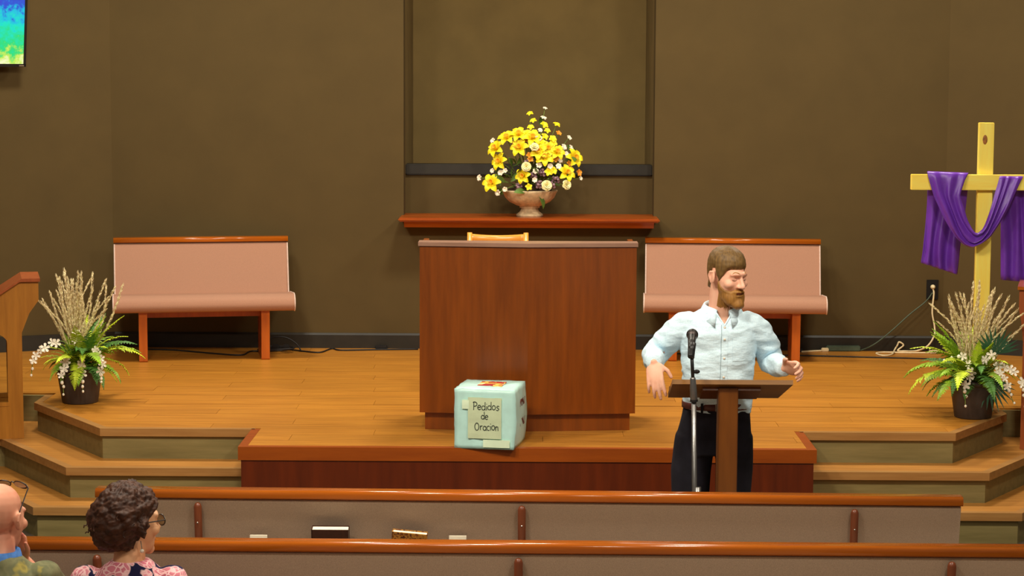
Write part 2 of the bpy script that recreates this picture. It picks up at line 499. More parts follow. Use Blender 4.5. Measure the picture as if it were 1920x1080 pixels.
def bvh_of(me):
    return BVHTree.FromPolygons([v.co.copy() for v in me.vertices], [tuple(p.vertices) for p in me.polygons])
def sstep(a, b, x):
    t = min(1.0, max(0.0, (x - a) / (b - a))); return t * t * (3 - 2 * t)
def copy_tree(o, parent=None):
    c = o.copy(); COL.objects.link(c); c.parent = parent
    for ch in o.children: copy_tree(ch, c)
    return c
def strip(path, inner, outer, z0, z1):
    """band along an open plan path; positive offset is to the right of travel"""
    P = [Vector((p[0], p[1])) for p in path]; n = len(P); N = []
    for i in range(n):
        ds = []
        if i > 0: ds.append((P[i] - P[i - 1]).normalized())
        if i < n - 1: ds.append((P[i + 1] - P[i]).normalized())
        nn = [Vector((d.y, -d.x)) for d in ds]
        if len(nn) == 2:
            s = (nn[0] + nn[1]).normalized(); N.append(s / max(0.2, s.dot(nn[0])))
        else: N.append(nn[0])
    v = []; f = []
    for p, q in zip(P, N):
        a = p + q * inner; b = p + q * outer
        v += [(a.x, a.y, z0), (b.x, b.y, z0), (b.x, b.y, z1), (a.x, a.y, z1)]
    for i in range(n - 1):
        for k in range(4):
            f.append((i * 4 + k, i * 4 + (k + 1) % 4, i * 4 + 4 + (k + 1) % 4, i * 4 + 4 + k))
    f.append((0, 1, 2, 3)); f.append(tuple((n - 1) * 4 + k for k in (3, 2, 1, 0)))
    return fixn((v, f))
def clip_poly(pts, poly):
    """Sutherland-Hodgman against a convex counter-clockwise polygon"""
    out = list(pts)
    for i in range(len(poly)):
        a = poly[i]; b = poly[(i + 1) % len(poly)]; inp = out; out = []
        def side(p): return (b[0] - a[0]) * (p[1] - a[1]) - (b[1] - a[1]) * (p[0] - a[0])
        for j in range(len(inp)):
            p, q = inp[j - 1], inp[j]; sp, sq = side(p), side(q)
            if (sp >= 0) != (sq >= 0):
                t = sp / (sp - sq); out.append((p[0] + (q[0] - p[0]) * t, p[1] + (q[1] - p[1]) * t))
            if sq >= 0: out.append(q)
        if not out: return []
    return out
# ------------------------------------------------------------------ the setting
PZ = 0.54
YW = 15.66                       # back wall
fl = struct(link('floor', box(-7, 7, -1.5, 12.9, -0.1, 0.0), 'carpet'))
ce = struct(link('ceiling', box(-7, 7, 2.0, 17.5, CEIL, CEIL + 0.15), 'ceiling_white'))
for (lx, ly, lw, ld, lp, lt) in LIGHTS:
    M = Matrix.Translation((lx, ly, CEIL - 0.26)) @ Matrix.Rotation(math.radians(lt), 4, 'X')
    h = xf(box(-lw / 2 - .05, lw / 2 + .05, -ld / 2 - .05, ld / 2 + .05, 0.012, 0.09), M)
    lf = link('light_fixture', join(h, box(lx - .03, lx + .03, ly - .03, ly + .03, CEIL - 0.2, CEIL)), 'base_black', ce)
    link('light_diffuser', xf(box(-lw / 2, lw / 2, -ld / 2, ld / 2, 0.004, 0.012), M), 'lamp_panel', lf)

wb = struct(link('wall_back', join(box(-3.14, -0.94, YW, YW + .2, 0, CEIL), box(0.945, 3.14, YW, YW + .2, 0, CEIL),
                                   box(-0.94, 0.945, YW, YW + .2, 0, 1.52), box(-0.94, 0.945, YW, YW + .2, 4.3, CEIL)), 'wall_paint'))
link('niche_side', box(-1.04, -0.94, YW + .2, 17.1, 1.0, 4.4), 'wall_paint_lit', wb)
link('niche_side', box(0.945, 1.045, YW + .2, 17.1, 1.0, 4.4), 'wall_paint_lit', wb)
link('niche_back', box(-0.94, 0.945, 16.95, 17.1, 1.0, 4.4), 'wall_paint_lit', wb)
link('niche_top', box(-0.94, 0.945, YW + .2, 16.95, 4.3, 4.4), 'wall_paint_lit', wb)
link('parapet', box(-0.94, 0.945, 15.90, 16.0, 1.5, 1.845), 'wall_paint', wb)
link('parapet_rail', bbox(-0.94, 0.945, 15.875, 16.02, 1.845, 1.93, .008), 'base_black', wb)
ANG = math.radians(24)
def side_wall(sx, name, bname):
    def pt(d, off): return (sx * (3.14 + d * math.cos(ANG) + off * math.sin(ANG)), YW - d * math.sin(ANG) + off * math.cos(ANG))
    P = [pt(0, 0), pt(5, 0), pt(5, .2), pt(0, .2)]
    struct(link(name, fixn(prism(P, 0, CEIL)), 'wall_paint'))
    B = [pt(0, 0), pt(5, 0), pt(5, -.018), pt(0, -.018)]
    struct(link(bname, fixn(prism(B, PZ, PZ + .115)), 'base_black'))
side_wall(-1, 'wall_left', 'baseboard_left')
side_wall(1, 'wall_right', 'baseboard_right')
struct(link('baseboard_back', extrude_x([(YW - .018, PZ), (YW, PZ), (YW, PZ + .115), (YW - .008, PZ + .115), (YW - .018, PZ + .1)], -3.14, 3.14), 'base_black'))

# shelf under the niche
tr = struct(link('trim_1', bbox(-0.965, 0.975, 15.38, 15.9, 1.522, 1.552, .01), 'ledge_wood'))
link('moulding', extrude_x([(15.42, 1.522), (15.66, 1.522), (15.66, 1.475), (15.47, 1.475), (15.45, 1.495)], -0.925, 0.935), 'ledge_wood', tr)

# stage platform
PP = [(-1.6, 11.5), (1.6, 11.5), (1.6, 12.07), (2.5, 12.07), (2.95, 12.76), (2.95, 12.97), (5.6, 12.97), (5.6, 14.6), (3.14, YW),
      (-3.14, YW), (-5.6, 14.6), (-5.6, 13.35), (-3.1, 13.35), (-3.1, 12.99), (-2.5, 12.07), (-1.6, 12.07)]
pf = struct(link('stage_platform', prism(PP, 0, PZ - .012), 'riser_wood'))
pieces = [[(-1.57, 11.53), (1.57, 11.53), (1.57, 12.1), (-1.57, 12.1)],
          [(-2.48, 12.1), (2.48, 12.1), (2.92, 12.77), (2.92, 12.97), (-3.07, 13.0)],
          [(-3.07, 13.0), (2.92, 12.99), (4.6, 12.99), (4.6, 13.38), (-3.07, 13.38)],
          [(-4.6, 13.38), (4.6, 13.38), (4.6, 15.05), (3.13, YW - .01), (-3.13, YW - .01), (-4.6, 15.05)]]
rp = random.Random(3)
pitch = 0.18
for pc in pieces:
    y = 11.53
    row = 0
    while y < YW:
        row += 1
        off = (row * 0.47) % 1.45
        x = -5.2 + off
        while x < 4.7:
            q = clip_poly([(x, y), (x + 1.448, y), (x + 1.448, y + pitch - .003), (x, y + pitch - .003)], pc)
            if len(q) > 2:
                ar = abs(sum(q[i - 1][0] * q[i][1] - q[i][0] * q[i - 1][1] for i in range(len(q)))) / 2
                if ar > 0.002: link('plank', prism(q, PZ - .012, PZ - rp.random() * .0012), 'plank_wood', pf)
            x += 1.45
        y += pitch
# nosing bands and the reddish front
link('front_panel', box(-1.604, 1.604, 11.488, 11.499, 0.0, PZ - .07), 'fascia_wood', pf)
for s in (-1, 1):
    link('side_panel', box(min(s * 1.6005, s * 1.604), max(s * 1.6005, s * 1.604), 11.4995, 12.07, 0, PZ - .07), 'fascia_wood', pf)
link('front_trim', strip([(1.6, 12.07), (1.6, 11.5), (-1.6, 11.5), (-1.6, 12.07)], 0.03, -0.02, PZ - .075, PZ + .001), 'fascia_trim', pf)
link('nosing', strip([(-1.6, 12.07), (-2.5, 12.07), (-3.1, 12.99), (-3.1, 13.3)], 0.03, -0.02, PZ - .045, PZ + .001), 'nosing_wood', pf)
link('nosing', strip([(2.95, 12.97), (2.95, 12.76), (2.5, 12.07), (1.6, 12.07)], 0.03, -0.02, PZ - .045, PZ + .001), 'nosing_wood', pf)
def flight(name, sx, n2, n1, back2):
    """two lower steps beside the platform's front"""
    f = lambda P: [(sx * p[0], p[1]) for p in P]
    root = struct(empty(name, (0, 0, 0)))
    top = n2 + back2
    o = link('upper_step', fixn(prism(f(top), 0.0, 0.348)), 'riser_wood', root)
    link('tread', fixn(prism(f(top), 0.348, 0.359)), 'tread_wood', root)
    link('nosing', strip(f(n2), -0.02 * sx, 0.03 * sx, 0.315, 0.3605), 'nosing_wood', root)
    low = n1 + [(p[0], p[1]) for p in reversed(n2)]
    link('lower_step', fixn(prism(f(low), 0.0, 0.168)), 'riser_wood', root)
    link('tread', fixn(prism(f(low), 0.168, 0.179)), 'tread_wood', root)
    link('nosing', strip(f(n1), -0.02 * sx, 0.03 * sx, 0.135, 0.1805), 'nosing_wood', root)
flight('stair_left', -1, [(1.605, 11.8), (2.636, 11.8), (3.25, 12.73), (5.6, 12.73)], [(1.605, 11.55), (2.77, 11.55), (3.4, 12.5), (5.6, 12.5)],
       [(5.6, 13.35), (3.1, 13.35), (3.1, 12.99), (2.5, 12.07), (1.605, 12.07)])
flight('stair_right', 1, [(1.605, 11.8), (2.636, 11.8), (3.03, 12.4), (5.6, 12.4)], [(1.605, 11.55), (2.77, 11.55), (3.18, 12.16), (5.6, 12.16)],
       [(5.6, 12.97), (2.95, 12.97), (2.95, 12.76), (2.5, 12.07), (1.605, 12.07)])

# ------------------------------------------------------------------ pews
def pew(name, L, fab, rods=(), rack=False, legs=2):
    """origin on the ground under the top rail; the sitter looks along +y"""
    t = empty(name)
    h = L / 2
    # reclined back board with padding
    prof = rounded([(-.03, .82), (.03, .82), (.15, .40), (.10, .36), (.06, .37)], [.012, .012, .02, .02, .012], 3)
    bk = link('backrest', fixn(extrude_x(prof, -h, h)), fab, t)
    cap = rounded([(-.045, .825), (.045, .825), (.045, .862), (-.045, .864)], [.008, .008, .02, .02], 6)
    link('top_rail', fixn(extrude_x(cap, -h - .006, h + .006)), 'pew_wood', t, True)
    seat = rounded([(.10, .385), (.56, .36), (.60, .40), (.585, .46), (.52, .485), (.12, .455)], [.02, .03, .03, .04, .06, .02], 5)
    st = link('seat', fixn(extrude_x(seat, -h - .012, h + .012)), fab, t)
    for s in (-1, 1):
        x = s * (h + .012)
        link('end_welt', tube([(x, p[0], p[1]) for p in seat] + [(x, seat[0][0], seat[0][1])], .005, 5), 'welt', st)
        link('edge_welt', tube([(s * h, .033, .815), (s * h, .153, .42)], .005, 5), 'welt', bk)
    n = legs
    for k in range(n):
        x = -h + L * (0.155 + 0.69 * k / (n - 1))
        pr = rounded([(.12, 0), (.50, 0), (.52, .375), (.10, .39)], .01, 2)
        link('leg', fixn(extrude_x(pr, x - .03, x + .03)), 'pew_leg_wood', t)
    link('stretcher', box(-h + L * .14, h - L * .14, .3, .32, .30, .37), 'pew_leg_wood', t)
    for rx in rods:
        r = link('rack_post', limb([(rx, -.012, .45), (rx, -.052, .795)], [.017, .017], 12), 'post_wood', t, True)
        link('screw', ell((rx, -.062, .725), (.004, .004, .004), None, 8, 6), 'silver', r)
    if rack:
        tr_ = link('book_rack', join(box(-h + .2, h - .2, -.085, .02, .44, .452), box(-h + .2, h - .2, -.095, -.085, .44, .54)), 'post_wood', t)
    return t
Y1 = (930 - 130) / 1.79
def place_pew(t, y, rz=0.0, x=0.0, z=0.0):
    t.location = (x, y, z); t.rotation_euler = (0, 0, rz)
p1 = pew('pew', 3.67, 'fabric_grey', (-1.40, -.02, 1.385), True, 4)
place_pew(p1, 8.72, math.radians(-1.2))
tag(p1, 'foremost long grey padded pew nearest the stage, with three brown posts on its back', 'pew', 'pews for the congregation')
p2 = pew('pew', 4.32, 'fabric_grey', (-1.63, -.03, 1.605), True, 4)
place_pew(p2, 7.77, math.radians(-0.45))
tag(p2, 'second grey padded pew from the stage, its rail across the bottom of the photo', 'pew', 'pews for the congregation')
p3 = pew('pew', 5.0, 'fabric_grey', (), True, 4)
place_pew(p3, 6.78, 0)
tag(p3, 'pew that the woman in pink flowers and the bald man sit on', 'pew', 'pews for the congregation')
bl = pew('platform_bench', 1.27, 'fabric_pink')
place_pew(bl, 15.40, PI + math.radians(11), (376 - 990) / 252.5, PZ)
tag(bl, 'short pink upholstered bench on the stage behind the tall grass plant on the left', 'bench', 'pink benches on the stage')
br = pew('platform_bench', 1.29, 'fabric_pink')
place_pew(br, 15.50, PI - math.radians(3), (1374 - 990) / 251.5, PZ)
tag(br, 'short pink upholstered bench on the stage behind the standing man', 'bench', 'pink benches on the stage')

# ------------------------------------------------------------------ things in the book rack of the foremost pew
def book(name, x, w, h, th, top, y, rz, cover, label, tilt=0.0):
    t = empty(name, (x, y, top - h)); t.rotation_euler = (math.radians(13), tilt, rz)
    link('cover', join(box(-w / 2, w / 2, -th / 2, -th / 2 + .004, 0, h), box(-w / 2, w / 2, th / 2 - .004, th / 2, 0, h), box(-w / 2, -w / 2 + .004, -th / 2, th / 2, 0, h)), cover, t)
    link('pages', box(-w / 2 + .004, w / 2 - .003, -th / 2 + .004, th / 2 - .004, .003, h - .004), 'paper_white', t)
    return tag(t, label, 'book')
ry = 8.72 - .055
book('hymnal', at_y(620, 1000, ry).x, .158, .235, .045, .722, ry + .035, 0, 'book_brown', 'dark brown hardback book in the pew rack, standing the taller of two')
book('paperback', at_y(761, 1003, ry).x, .150, .215, .032, .706, ry + .035, 0, 'book_cover', 'thin book with a patterned orange cover in the pew rack, leaning', math.radians(5))
for px, top, lab in ((484, .676, 'white card left of the dark brown book in the pew rack'), (858, .678, 'white card right of the patterned book in the pew rack')):
    p = at_y(px, 1010, ry)
    c = link('card', bbox(-.037, .037, -.003, .003, 0, .2, .001), 'paper_white'); c.location = (p.x, ry + .015, top - .2)
    tag(c, lab, 'card')

# ------------------------------------------------------------------ pulpit
pu = empty('pulpit', (0, 12.0, PZ))
tag(pu, 'large dark brown wooden pulpit with a shallow pointed front in the middle of the stage', 'pulpit')
hw = .632
link('base', fixn(prism([(0, .035), (hw - .03, .1), (hw - .03, .6), (-hw + .03, .6), (-hw + .03, .1)], 0, .105)), 'pulpit_wood', pu)
link('front_panel', fixn(prism([(0, 0), (0, .03), (-hw, .095), (-hw, .065)], .105, 1.085)), 'pulpit_wood', pu)
link('front_panel', fixn(prism([(0, 0), (hw, .065), (hw, .095), (0, .03)], .105, 1.085)), 'pulpit_wood', pu)
for s in (-1, 1):
    link('side_panel', box(min(s * hw, s * (hw - .03)), max(s * hw, s * (hw - .03)), .096, .62, .105, 1.085), 'pulpit_wood', pu)
link('book_shelf', fixn(prism([(0, .05), (hw - .03, .1), (hw - .03, .55), (-hw + .03, .55), (-hw + .03, .1)], .78, .8)), 'pulpit_wood', pu)
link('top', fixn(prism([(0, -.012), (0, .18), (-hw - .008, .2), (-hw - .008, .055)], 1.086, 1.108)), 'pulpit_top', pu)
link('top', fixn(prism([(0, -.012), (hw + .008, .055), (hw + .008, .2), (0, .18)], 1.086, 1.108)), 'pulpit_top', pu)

# ------------------------------------------------------------------ chair behind the pulpit
cx = (931 - 990) / 288
ch = empty('wooden_chair', (cx, 13.55, PZ))
tag(ch, 'honey coloured wooden chair behind the pulpit, only its top rail showing', 'chair')
for s in (-1, 1):
    link('leg', tube([(s * .195, .42, 0), (s * .195, .40, .45), (s * .192, .44, .76), (s * .19, .47, 1.012)], [.02, .022, .02, .017], 10), 'chair_wood', ch, True)
    link('leg', tube([(s * .2, 0, 0), (s * .2, 0, .44)], [.018, .022], 10), 'chair_wood', ch, True)
v = []
rail = []
for k in range(13):
    u = -1 + 2 * k / 12
    rail.append((u * .19, .47 + .03 * (1 - u * u), 0.972 - .012 * (1 - u * u)))
rl = link('top_rail', tube(rail, .032, 8, True, .35), 'chair_wood', ch, True)
link('cane_back', join(*[tube([(x, .475 + .02 * (1 - (x / .19) ** 2), .95), (x, .44, .55)], .003, 5) for x in np.linspace(-.16, .16, 17)]), 'chair_wood', ch)
link('lower_rail', tube([(-.19, .43, .54), (0, .45, .54), (.19, .43, .54)], .018, 8), 'chair_wood', ch)
link('seat', bbox(-.22, .22, -.02, .42, .43, .465, .012), 'chair_wood', ch)

# ------------------------------------------------------------------ prayer request box
bx = empty('prayer_box', (0, 0, PZ))
pa = at_z(852, 841, PZ); pb = at_z(965, 846, PZ)
bd = (pb - pa); bw = bd.length; ang = math.atan2(bd.y, bd.x)
bx.location = (pa.x, pa.y + .02, PZ); bx.rotation_euler = (0, 0, math.radians(-10))
tag(bx, 'white wrapped cube box with Pedidos de Oracion handwritten on the front', 'box')
BW, BD, BH = .335, .36, .335
def crumple_box(w, d, h, n=14):
    bm = bmesh.new(); bmesh.ops.create_cube(bm, size=1)
    bmesh.ops.subdivide_edges(bm, edges=list(bm.edges), cuts=n, use_grid_fill=True)
    for q in bm.verts:
        p = q.co.copy()
        ed = sorted([abs(p.x), abs(p.y), abs(p.z)])[1] * 2
        k = .007 * noise.noise(p * 5) + .006 * (.5 - abs(noise.noise(p * 11)))
        nrm = Vector([c if abs(abs(c) - .5) < 1e-4 else 0 for c in p]).normalized()
        co = Vector((w * (p.x + .5), d * (p.y + .5), h * (p.z + .5)))
        if p.z < -.499: nrm = Vector((nrm.x, nrm.y, 0))
        co += nrm * k
        bulge = .012 * (1 - (2 * p.z) ** 2) * (p.x > .499)
        co.x += bulge
        q.co = co
    bm.verts.index_update()
    r = [tuple(p.co) for p in bm.verts], [tuple(p.index for p in q.verts) for q in bm.faces]
    bm.free(); return r
link('wrapped_box', crumple_box(BW, BD, BH), 'box_wrap', bx, True)
def sheet(pts, nx, nz, amp, seed):
    """slightly wavy sheet on the front face: pts = x0, x1, z0, z1"""
    x0, x1, z0, z1 = pts; v = []; f = []
    for i in range(nx + 1):
        for j in range(nz + 1):
            x = x0 + (x1 - x0) * i / nx; z = z0 + (z1 - z0) * j / nz
            v.append((x, -.0085 - amp * (noise.noise(Vector((x * 18, z * 18, seed))) + 1) * .5, z))
    for i in range(nx):
        for j in range(nz):
            a = i * (nz + 1) + j; f.append((a, a + nz + 1, a + nz + 2, a + 1))
    b = [(p[0], -.001, p[2]) for p in v]; n = len(v)
    f += [tuple(q + n for q in reversed(c)) for c in f]
    return v + b, f
link('paper_sheet', sheet((.078, .268, .06, .29), 8, 8, .003, 1.0), 'box_paper', bx)
link('tape_strip', sheet((.165, .315, .012, .055), 8, 4, .007, 4.0), 'tape', bx)
link('tape_strip', sheet((.045, .085, .225, .275), 4, 4, .006, 9.0), 'tape', bx)
arc = lambda cx_, cy_, rx_, ry_, a0, a1, n=10: [(cx_ + rx_ * math.cos(math.radians(a0 + (a1 - a0) * k / n)), cy_ + ry_ * math.sin(math.radians(a0 + (a1 - a0) * k / n))) for k in range(n + 1)]
GL = {
    'P': (.5, [[(0.02, 0), (.06, 1.0)], [(-.05, .9)] + arc(.12, .72, .3, .27, 110, -110)]),
    'e': (.5, [[(.04, .3), (.38, .36)] + arc(.2, .3, .2, .28, 20, 320)]),
    'd': (.52, [arc(.18, .28, .19, .26, 40, 330), [(.4, 1.0), (.4, .0)]]),
    'i': (.2, [[(.06, .5), (.06, 0)], [(.06, .72), (.07, .78)]]),
    'o': (.5, [arc(.2, .28, .2, .27, 60, 420, 14)]),
    's': (.44, [[(.34, .5), (.16, .56), (.04, .42), (.18, .3), (.32, .18), (.2, .0), (.0, .06)]]),
    'O': (.7, [arc(.26, .42, .27, .43, 80, 440, 16)]),
    'r': (.38, [[(.02, .52), (.03, 0)], [(.03, .34), (.14, .5), (.3, .5)]]),
    'a': (.5, [arc(.18, .26, .18, .25, 40, 330), [(.37, .5), (.38, .04), (.44, 0)]]),
    'c': (.42, [arc(.2, .27, .2, .26, 50, 310)]),
    'n': (.48, [[(.02, .5), (.03, 0)], [(.03, .32), (.14, .5), (.3, .46), (.34, 0)]]),
}
def writing(text, x0, z0, size, width):
    tot = sum(GL[c][0] for c in text); sx = width / tot; x = x0; out = []
    for i, c in enumerate(text):
        w, st = GL[c]; wob = random.Random(i * 3 + len(text)).uniform(-.05, .05)
        for s in st:
            out.append(tube([(x + p[0] * sx, -.0112, z0 + (p[1] + wob) * size) for p in s], .0021, 5, True))
        x += w * sx
    return out
link('lettering', join(*(writing('Pedidos', .110, .222, .046, .150) + writing('de', .155, .168, .042, .042) + writing('Oracion', .118, .108, .048, .138))), 'ink', bx)
# marks on the right side and the printed picture on top
sc_ = []
for (a, b_) in ((.215, .27), (.10, .16)):
    for k in range(3):
        y0 = .16 + .045 * k
        sc_.append(tube([(BW + .0135, y0 + .03 * math.cos(t), a + (b_ - a) * (.5 + .4 * math.sin(t * 1.7 + k))) for t in np.linspace(0, 5, 9)],   .0016, 5))
for q_ in sc_: link('scribble', q_, 'ink_red', bx)
link('top_picture', box(.105, .245, .12, .27, BH + .001, BH + .0065), 'sticker_print', bx)

# ------------------------------------------------------------------ lectern in front of the man
lc = empty('small_lectern', (.935, 9.62, 0))
tag(lc, 'slim wooden lectern with one post and a tilted board, in front of the man', 'lectern')
link('post', bbox(-.046, .046, -.045, .045, .04, 1.178, .004), 'lectern_post', lc)
link('foot', bbox(-.2, .2, -.05, .3, 0, .04, .008), 'lectern_post', lc)
ta = math.radians(-21)
M = Matrix.Translation((.012, -.06, 1.222)) @ Matrix.Rotation(ta, 4, 'X')
bd_ = link('board', xf(fixn(prism([(-.275, 0), (.285, 0), (.250, .30), (-.275, .30)], -.022, 0)), M), 'lectern_dark', lc)
link('lip', xf(box(-.27, .25, .285, .30, 0, .03), M), 'lectern_dark', lc)
link('bracket', xf(box(-.13, .14, .05, .24, -.04, -.022), M), 'lectern_post', lc)

# ------------------------------------------------------------------ microphone on its stand
ms = empty('microphone_stand', (0, 0, 0))
q0 = at_y(1308, 925, 9.42); q1 = at_y(1301, 750, 9.42); q2 = at_y(1297, 664, 9.42)
ms.location = (q0.x, 9.42, 0)
R = lambda p: (p.x - q0.x, p.y - 9.42, p.z)
tag(ms, 'grey microphone stand with a straight pole left of the slim lectern', 'microphone stand')
link('base', fixn(lathe([(.125, 0), (.125, .014), (.1, .022), (.02, .03), (.016, .05)], 28)), 'black_plastic', ms, True)
link('lower_pole', tube([(0, 0, .03), R(q1)], .0115, 14), 'grey_metal', ms, True)
link('foot_sleeve', tube([(.0, 0, .5), (R(q0)[0] * .6, 0, R(q0)[2] + .03)], .0155, 14), 'grey_metal', ms, True)
a1, a2 = Vector(R(q1)), Vector(R(q2))
cl = link('clutch', tube([a1.lerp(a2, -.03), a1.lerp(a2, .02), a1.lerp(a2, .24), a1.lerp(a2, .46), a1.lerp(a2, .5)], [.015, .017, .016, .013, .010], 14), 'grey_metal', ms, True)
link('clutch_ring', tube([a1.lerp(a2, -.035), a1.lerp(a2, .01)], .0185, 14), 'black_plastic', cl)
link('upper_pole', tube([a1.lerp(a2, .4), a2], .008, 12), 'black_plastic', ms, True)
link('knob', ell(a1.lerp(a2, .62) + Vector((.018, 0, 0)), (.016, .01, .01)), 'black_plastic', ms, True)
link('mic_clip', tube([a2 + Vector((0, 0, -.02)), a2 + Vector((0, .0, .02)), a2 + Vector((.004, .02, .045))], [.012, .016, .018], 12), 'black_plastic', ms, True)
mc = empty('microphone', (q2.x - .004, 9.415, q2.z + .015))
tag(mc, 'black handheld microphone in the clip of the stand, pointed at the man', 'microphone')
ax = Vector((.10, .84, .40)).normalized()
link('handle', tube([ax * -.05, ax * -.045, ax * .07, ax * .115], [.010, .0135, .017, .021], 16), 'black_plastic', mc, True)
Mq = ax.to_track_quat('Z', 'Y').to_matrix().to_4x4()
link('grille', ell(ax * .14, (.0265, .0265, .03), Mq.to_3x3()), 'mic_grille', mc, True)
link('grille_band', tube([ax * .134, ax * .144], .0275, 18), 'black_plastic', mc, True)

# ------------------------------------------------------------------ big lecterns at both sides of the stage
def side_lectern(name, loc, mirror, mat, topmat, label, over, wdt=.46, yaw=0.0):
    """reader stands on the outer side; profile drawn in x-z, towards the stage centre is +x"""
    t = empty(name, loc); t.rotation_euler = (0, 0, yaw)
    if mirror: t.scale = (-1, 1, 1)
    tag(t, label, 'lectern')
    for yy in (0, wdt - .03):
        a = bpy.data.meshes.new('side')
        outer = [(-.42, 0), (0, 0), (0, .66), (over * .45, .80), (over, .90), (over, .985), (-.06, .985), (-.42, .70)]
        # frame with an arched opening: pieces around it
        pcs = [extrude_y([(-.42, 0), (0, 0), (0, .21), (-.42, .21)], yy, yy + .03),
               extrude_y([(-.09, .21), (0, .21), (0, .66), (-.09, .66)], yy, yy + .03),
               extrude_y([(-.42, .21), (-.33, .21), (-.33, .60), (-.42, .60)], yy, yy + .03)]
        arch = [(-.42, .6), (-.33, .6)] + [(-.21 + .12 * math.cos(math.radians(180 - 12 * k)), .6 + .065 * math.sin(math.radians(12 * k))) for k in range(1, 15)] + [(-.09, .6), (-.09, .66), (0, .66), (over * .45, .78), (over, .86), (over, .975), (-.045 + over * .35, .975), (-.42, .71)]
        n = len(arch)
        pcs.append(fixn(extrude_y(arch, yy, yy + .03)))
        link('side_panel', join(*[fixn(p) for p in pcs]), mat, t)
        link('baluster', tube([(-.24, yy + .015, .21), (-.24, yy + .015, .3), (-.24, yy + .015, .4), (-.24, yy + .015, .63)], [.02, .012, .016, .01], 10), mat, t, True)
        link('rail', box(-.335, -.085, yy - .004, yy + .034, .205, .23), mat, t)
    link('front_board', box(-.03, 0, .03, wdt - .03, 0, .66), mat, t)
    link('floor_board', box(-.42, -.03, .03, wdt - .03, 0, .06), mat, t)
    tp = [(over + .01, .977), (over + .01, .997), (-.03 + over * .33, .997), (-.46, .70), (-.46, .68), (-.045 + over * .35, .977)]
    top = link('desk_top', fixn(extrude_y(tp, -.02, wdt + .02)), topmat, t)
    link('book_stop', box(-.475, -.455, 0, wdt, .68, .73), topmat, t)
    return t
pL = at_z(45, 822, .36)
ll = side_lectern('speaker_lectern', (pL.x, pL.y, .36), False, 'oak', 'redwood', 'carved oak lectern at the left edge of the photo beside the fern', .105, .40, math.radians(15))
pR = at_z(1912, 842, .36)
side_lectern('speaker_lectern', (pR.x, pR.y, .36), True, 'redwood', 'pew_wood', 'reddish wooden lectern cut off by the right edge of the photo behind the fern', .03, .40, -math.radians(15))
# open book on the oak lectern
ob = empty('open_book', (pL.x - .215, pL.y + .02, .36 + .70 + .205))
ob.rotation_euler = (0, -math.radians(37.5), math.radians(15))
tag(ob, 'open book with white pages lying on the oak lectern', 'book')
for s, y0 in ((0, 0), (1, .15)):
    link('page_block', bbox(-.13, .07, y0, y0 + .148, 0.004, .026, .006), 'paper_white', ob)
link('cover', box(-.135, .075, -.005, .303, 0, .005), 'book_brown', ob)

# ------------------------------------------------------------------ cross and cloth
CY = 13.05
xc = at_y(1846, 400, CY).x
zt = at_y(1848, 230, CY).z
zb0, zb1 = at_y(1846, 356, CY).z, at_y(1846, 327, CY).z
cr = empty('wooden_cross', (xc, CY, PZ))
tag(cr, 'plain pale pine cross draped in purple, standing behind the right fern', 'cross')
link('upright', bbox(-.047, .047, .0, .042, .03, zt - PZ, .003), 'pine', cr)
link('crossbar', bbox(-.47, .47, -.04, -.001, zb0 - PZ, zb1 - PZ, .003), 'pine_bar', cr)
kn = at_y(1847, 262, CY)
link('knot', ell((kn.x - xc, -.0005, kn.z - PZ), (.015, .004, .03)), 'pine_knot', cr, True)
link('foot', bbox(-.07, .07, -.03, .3, 0, .03, .003), 'pine', cr)
link('foot_board', bbox(-.085, .07, -.09, -.03, 0, .03, .003), 'pine', cr)
BZ = zb1 + .004
def cpt(px, py, off):
    return at_y(px, py, CY + off)
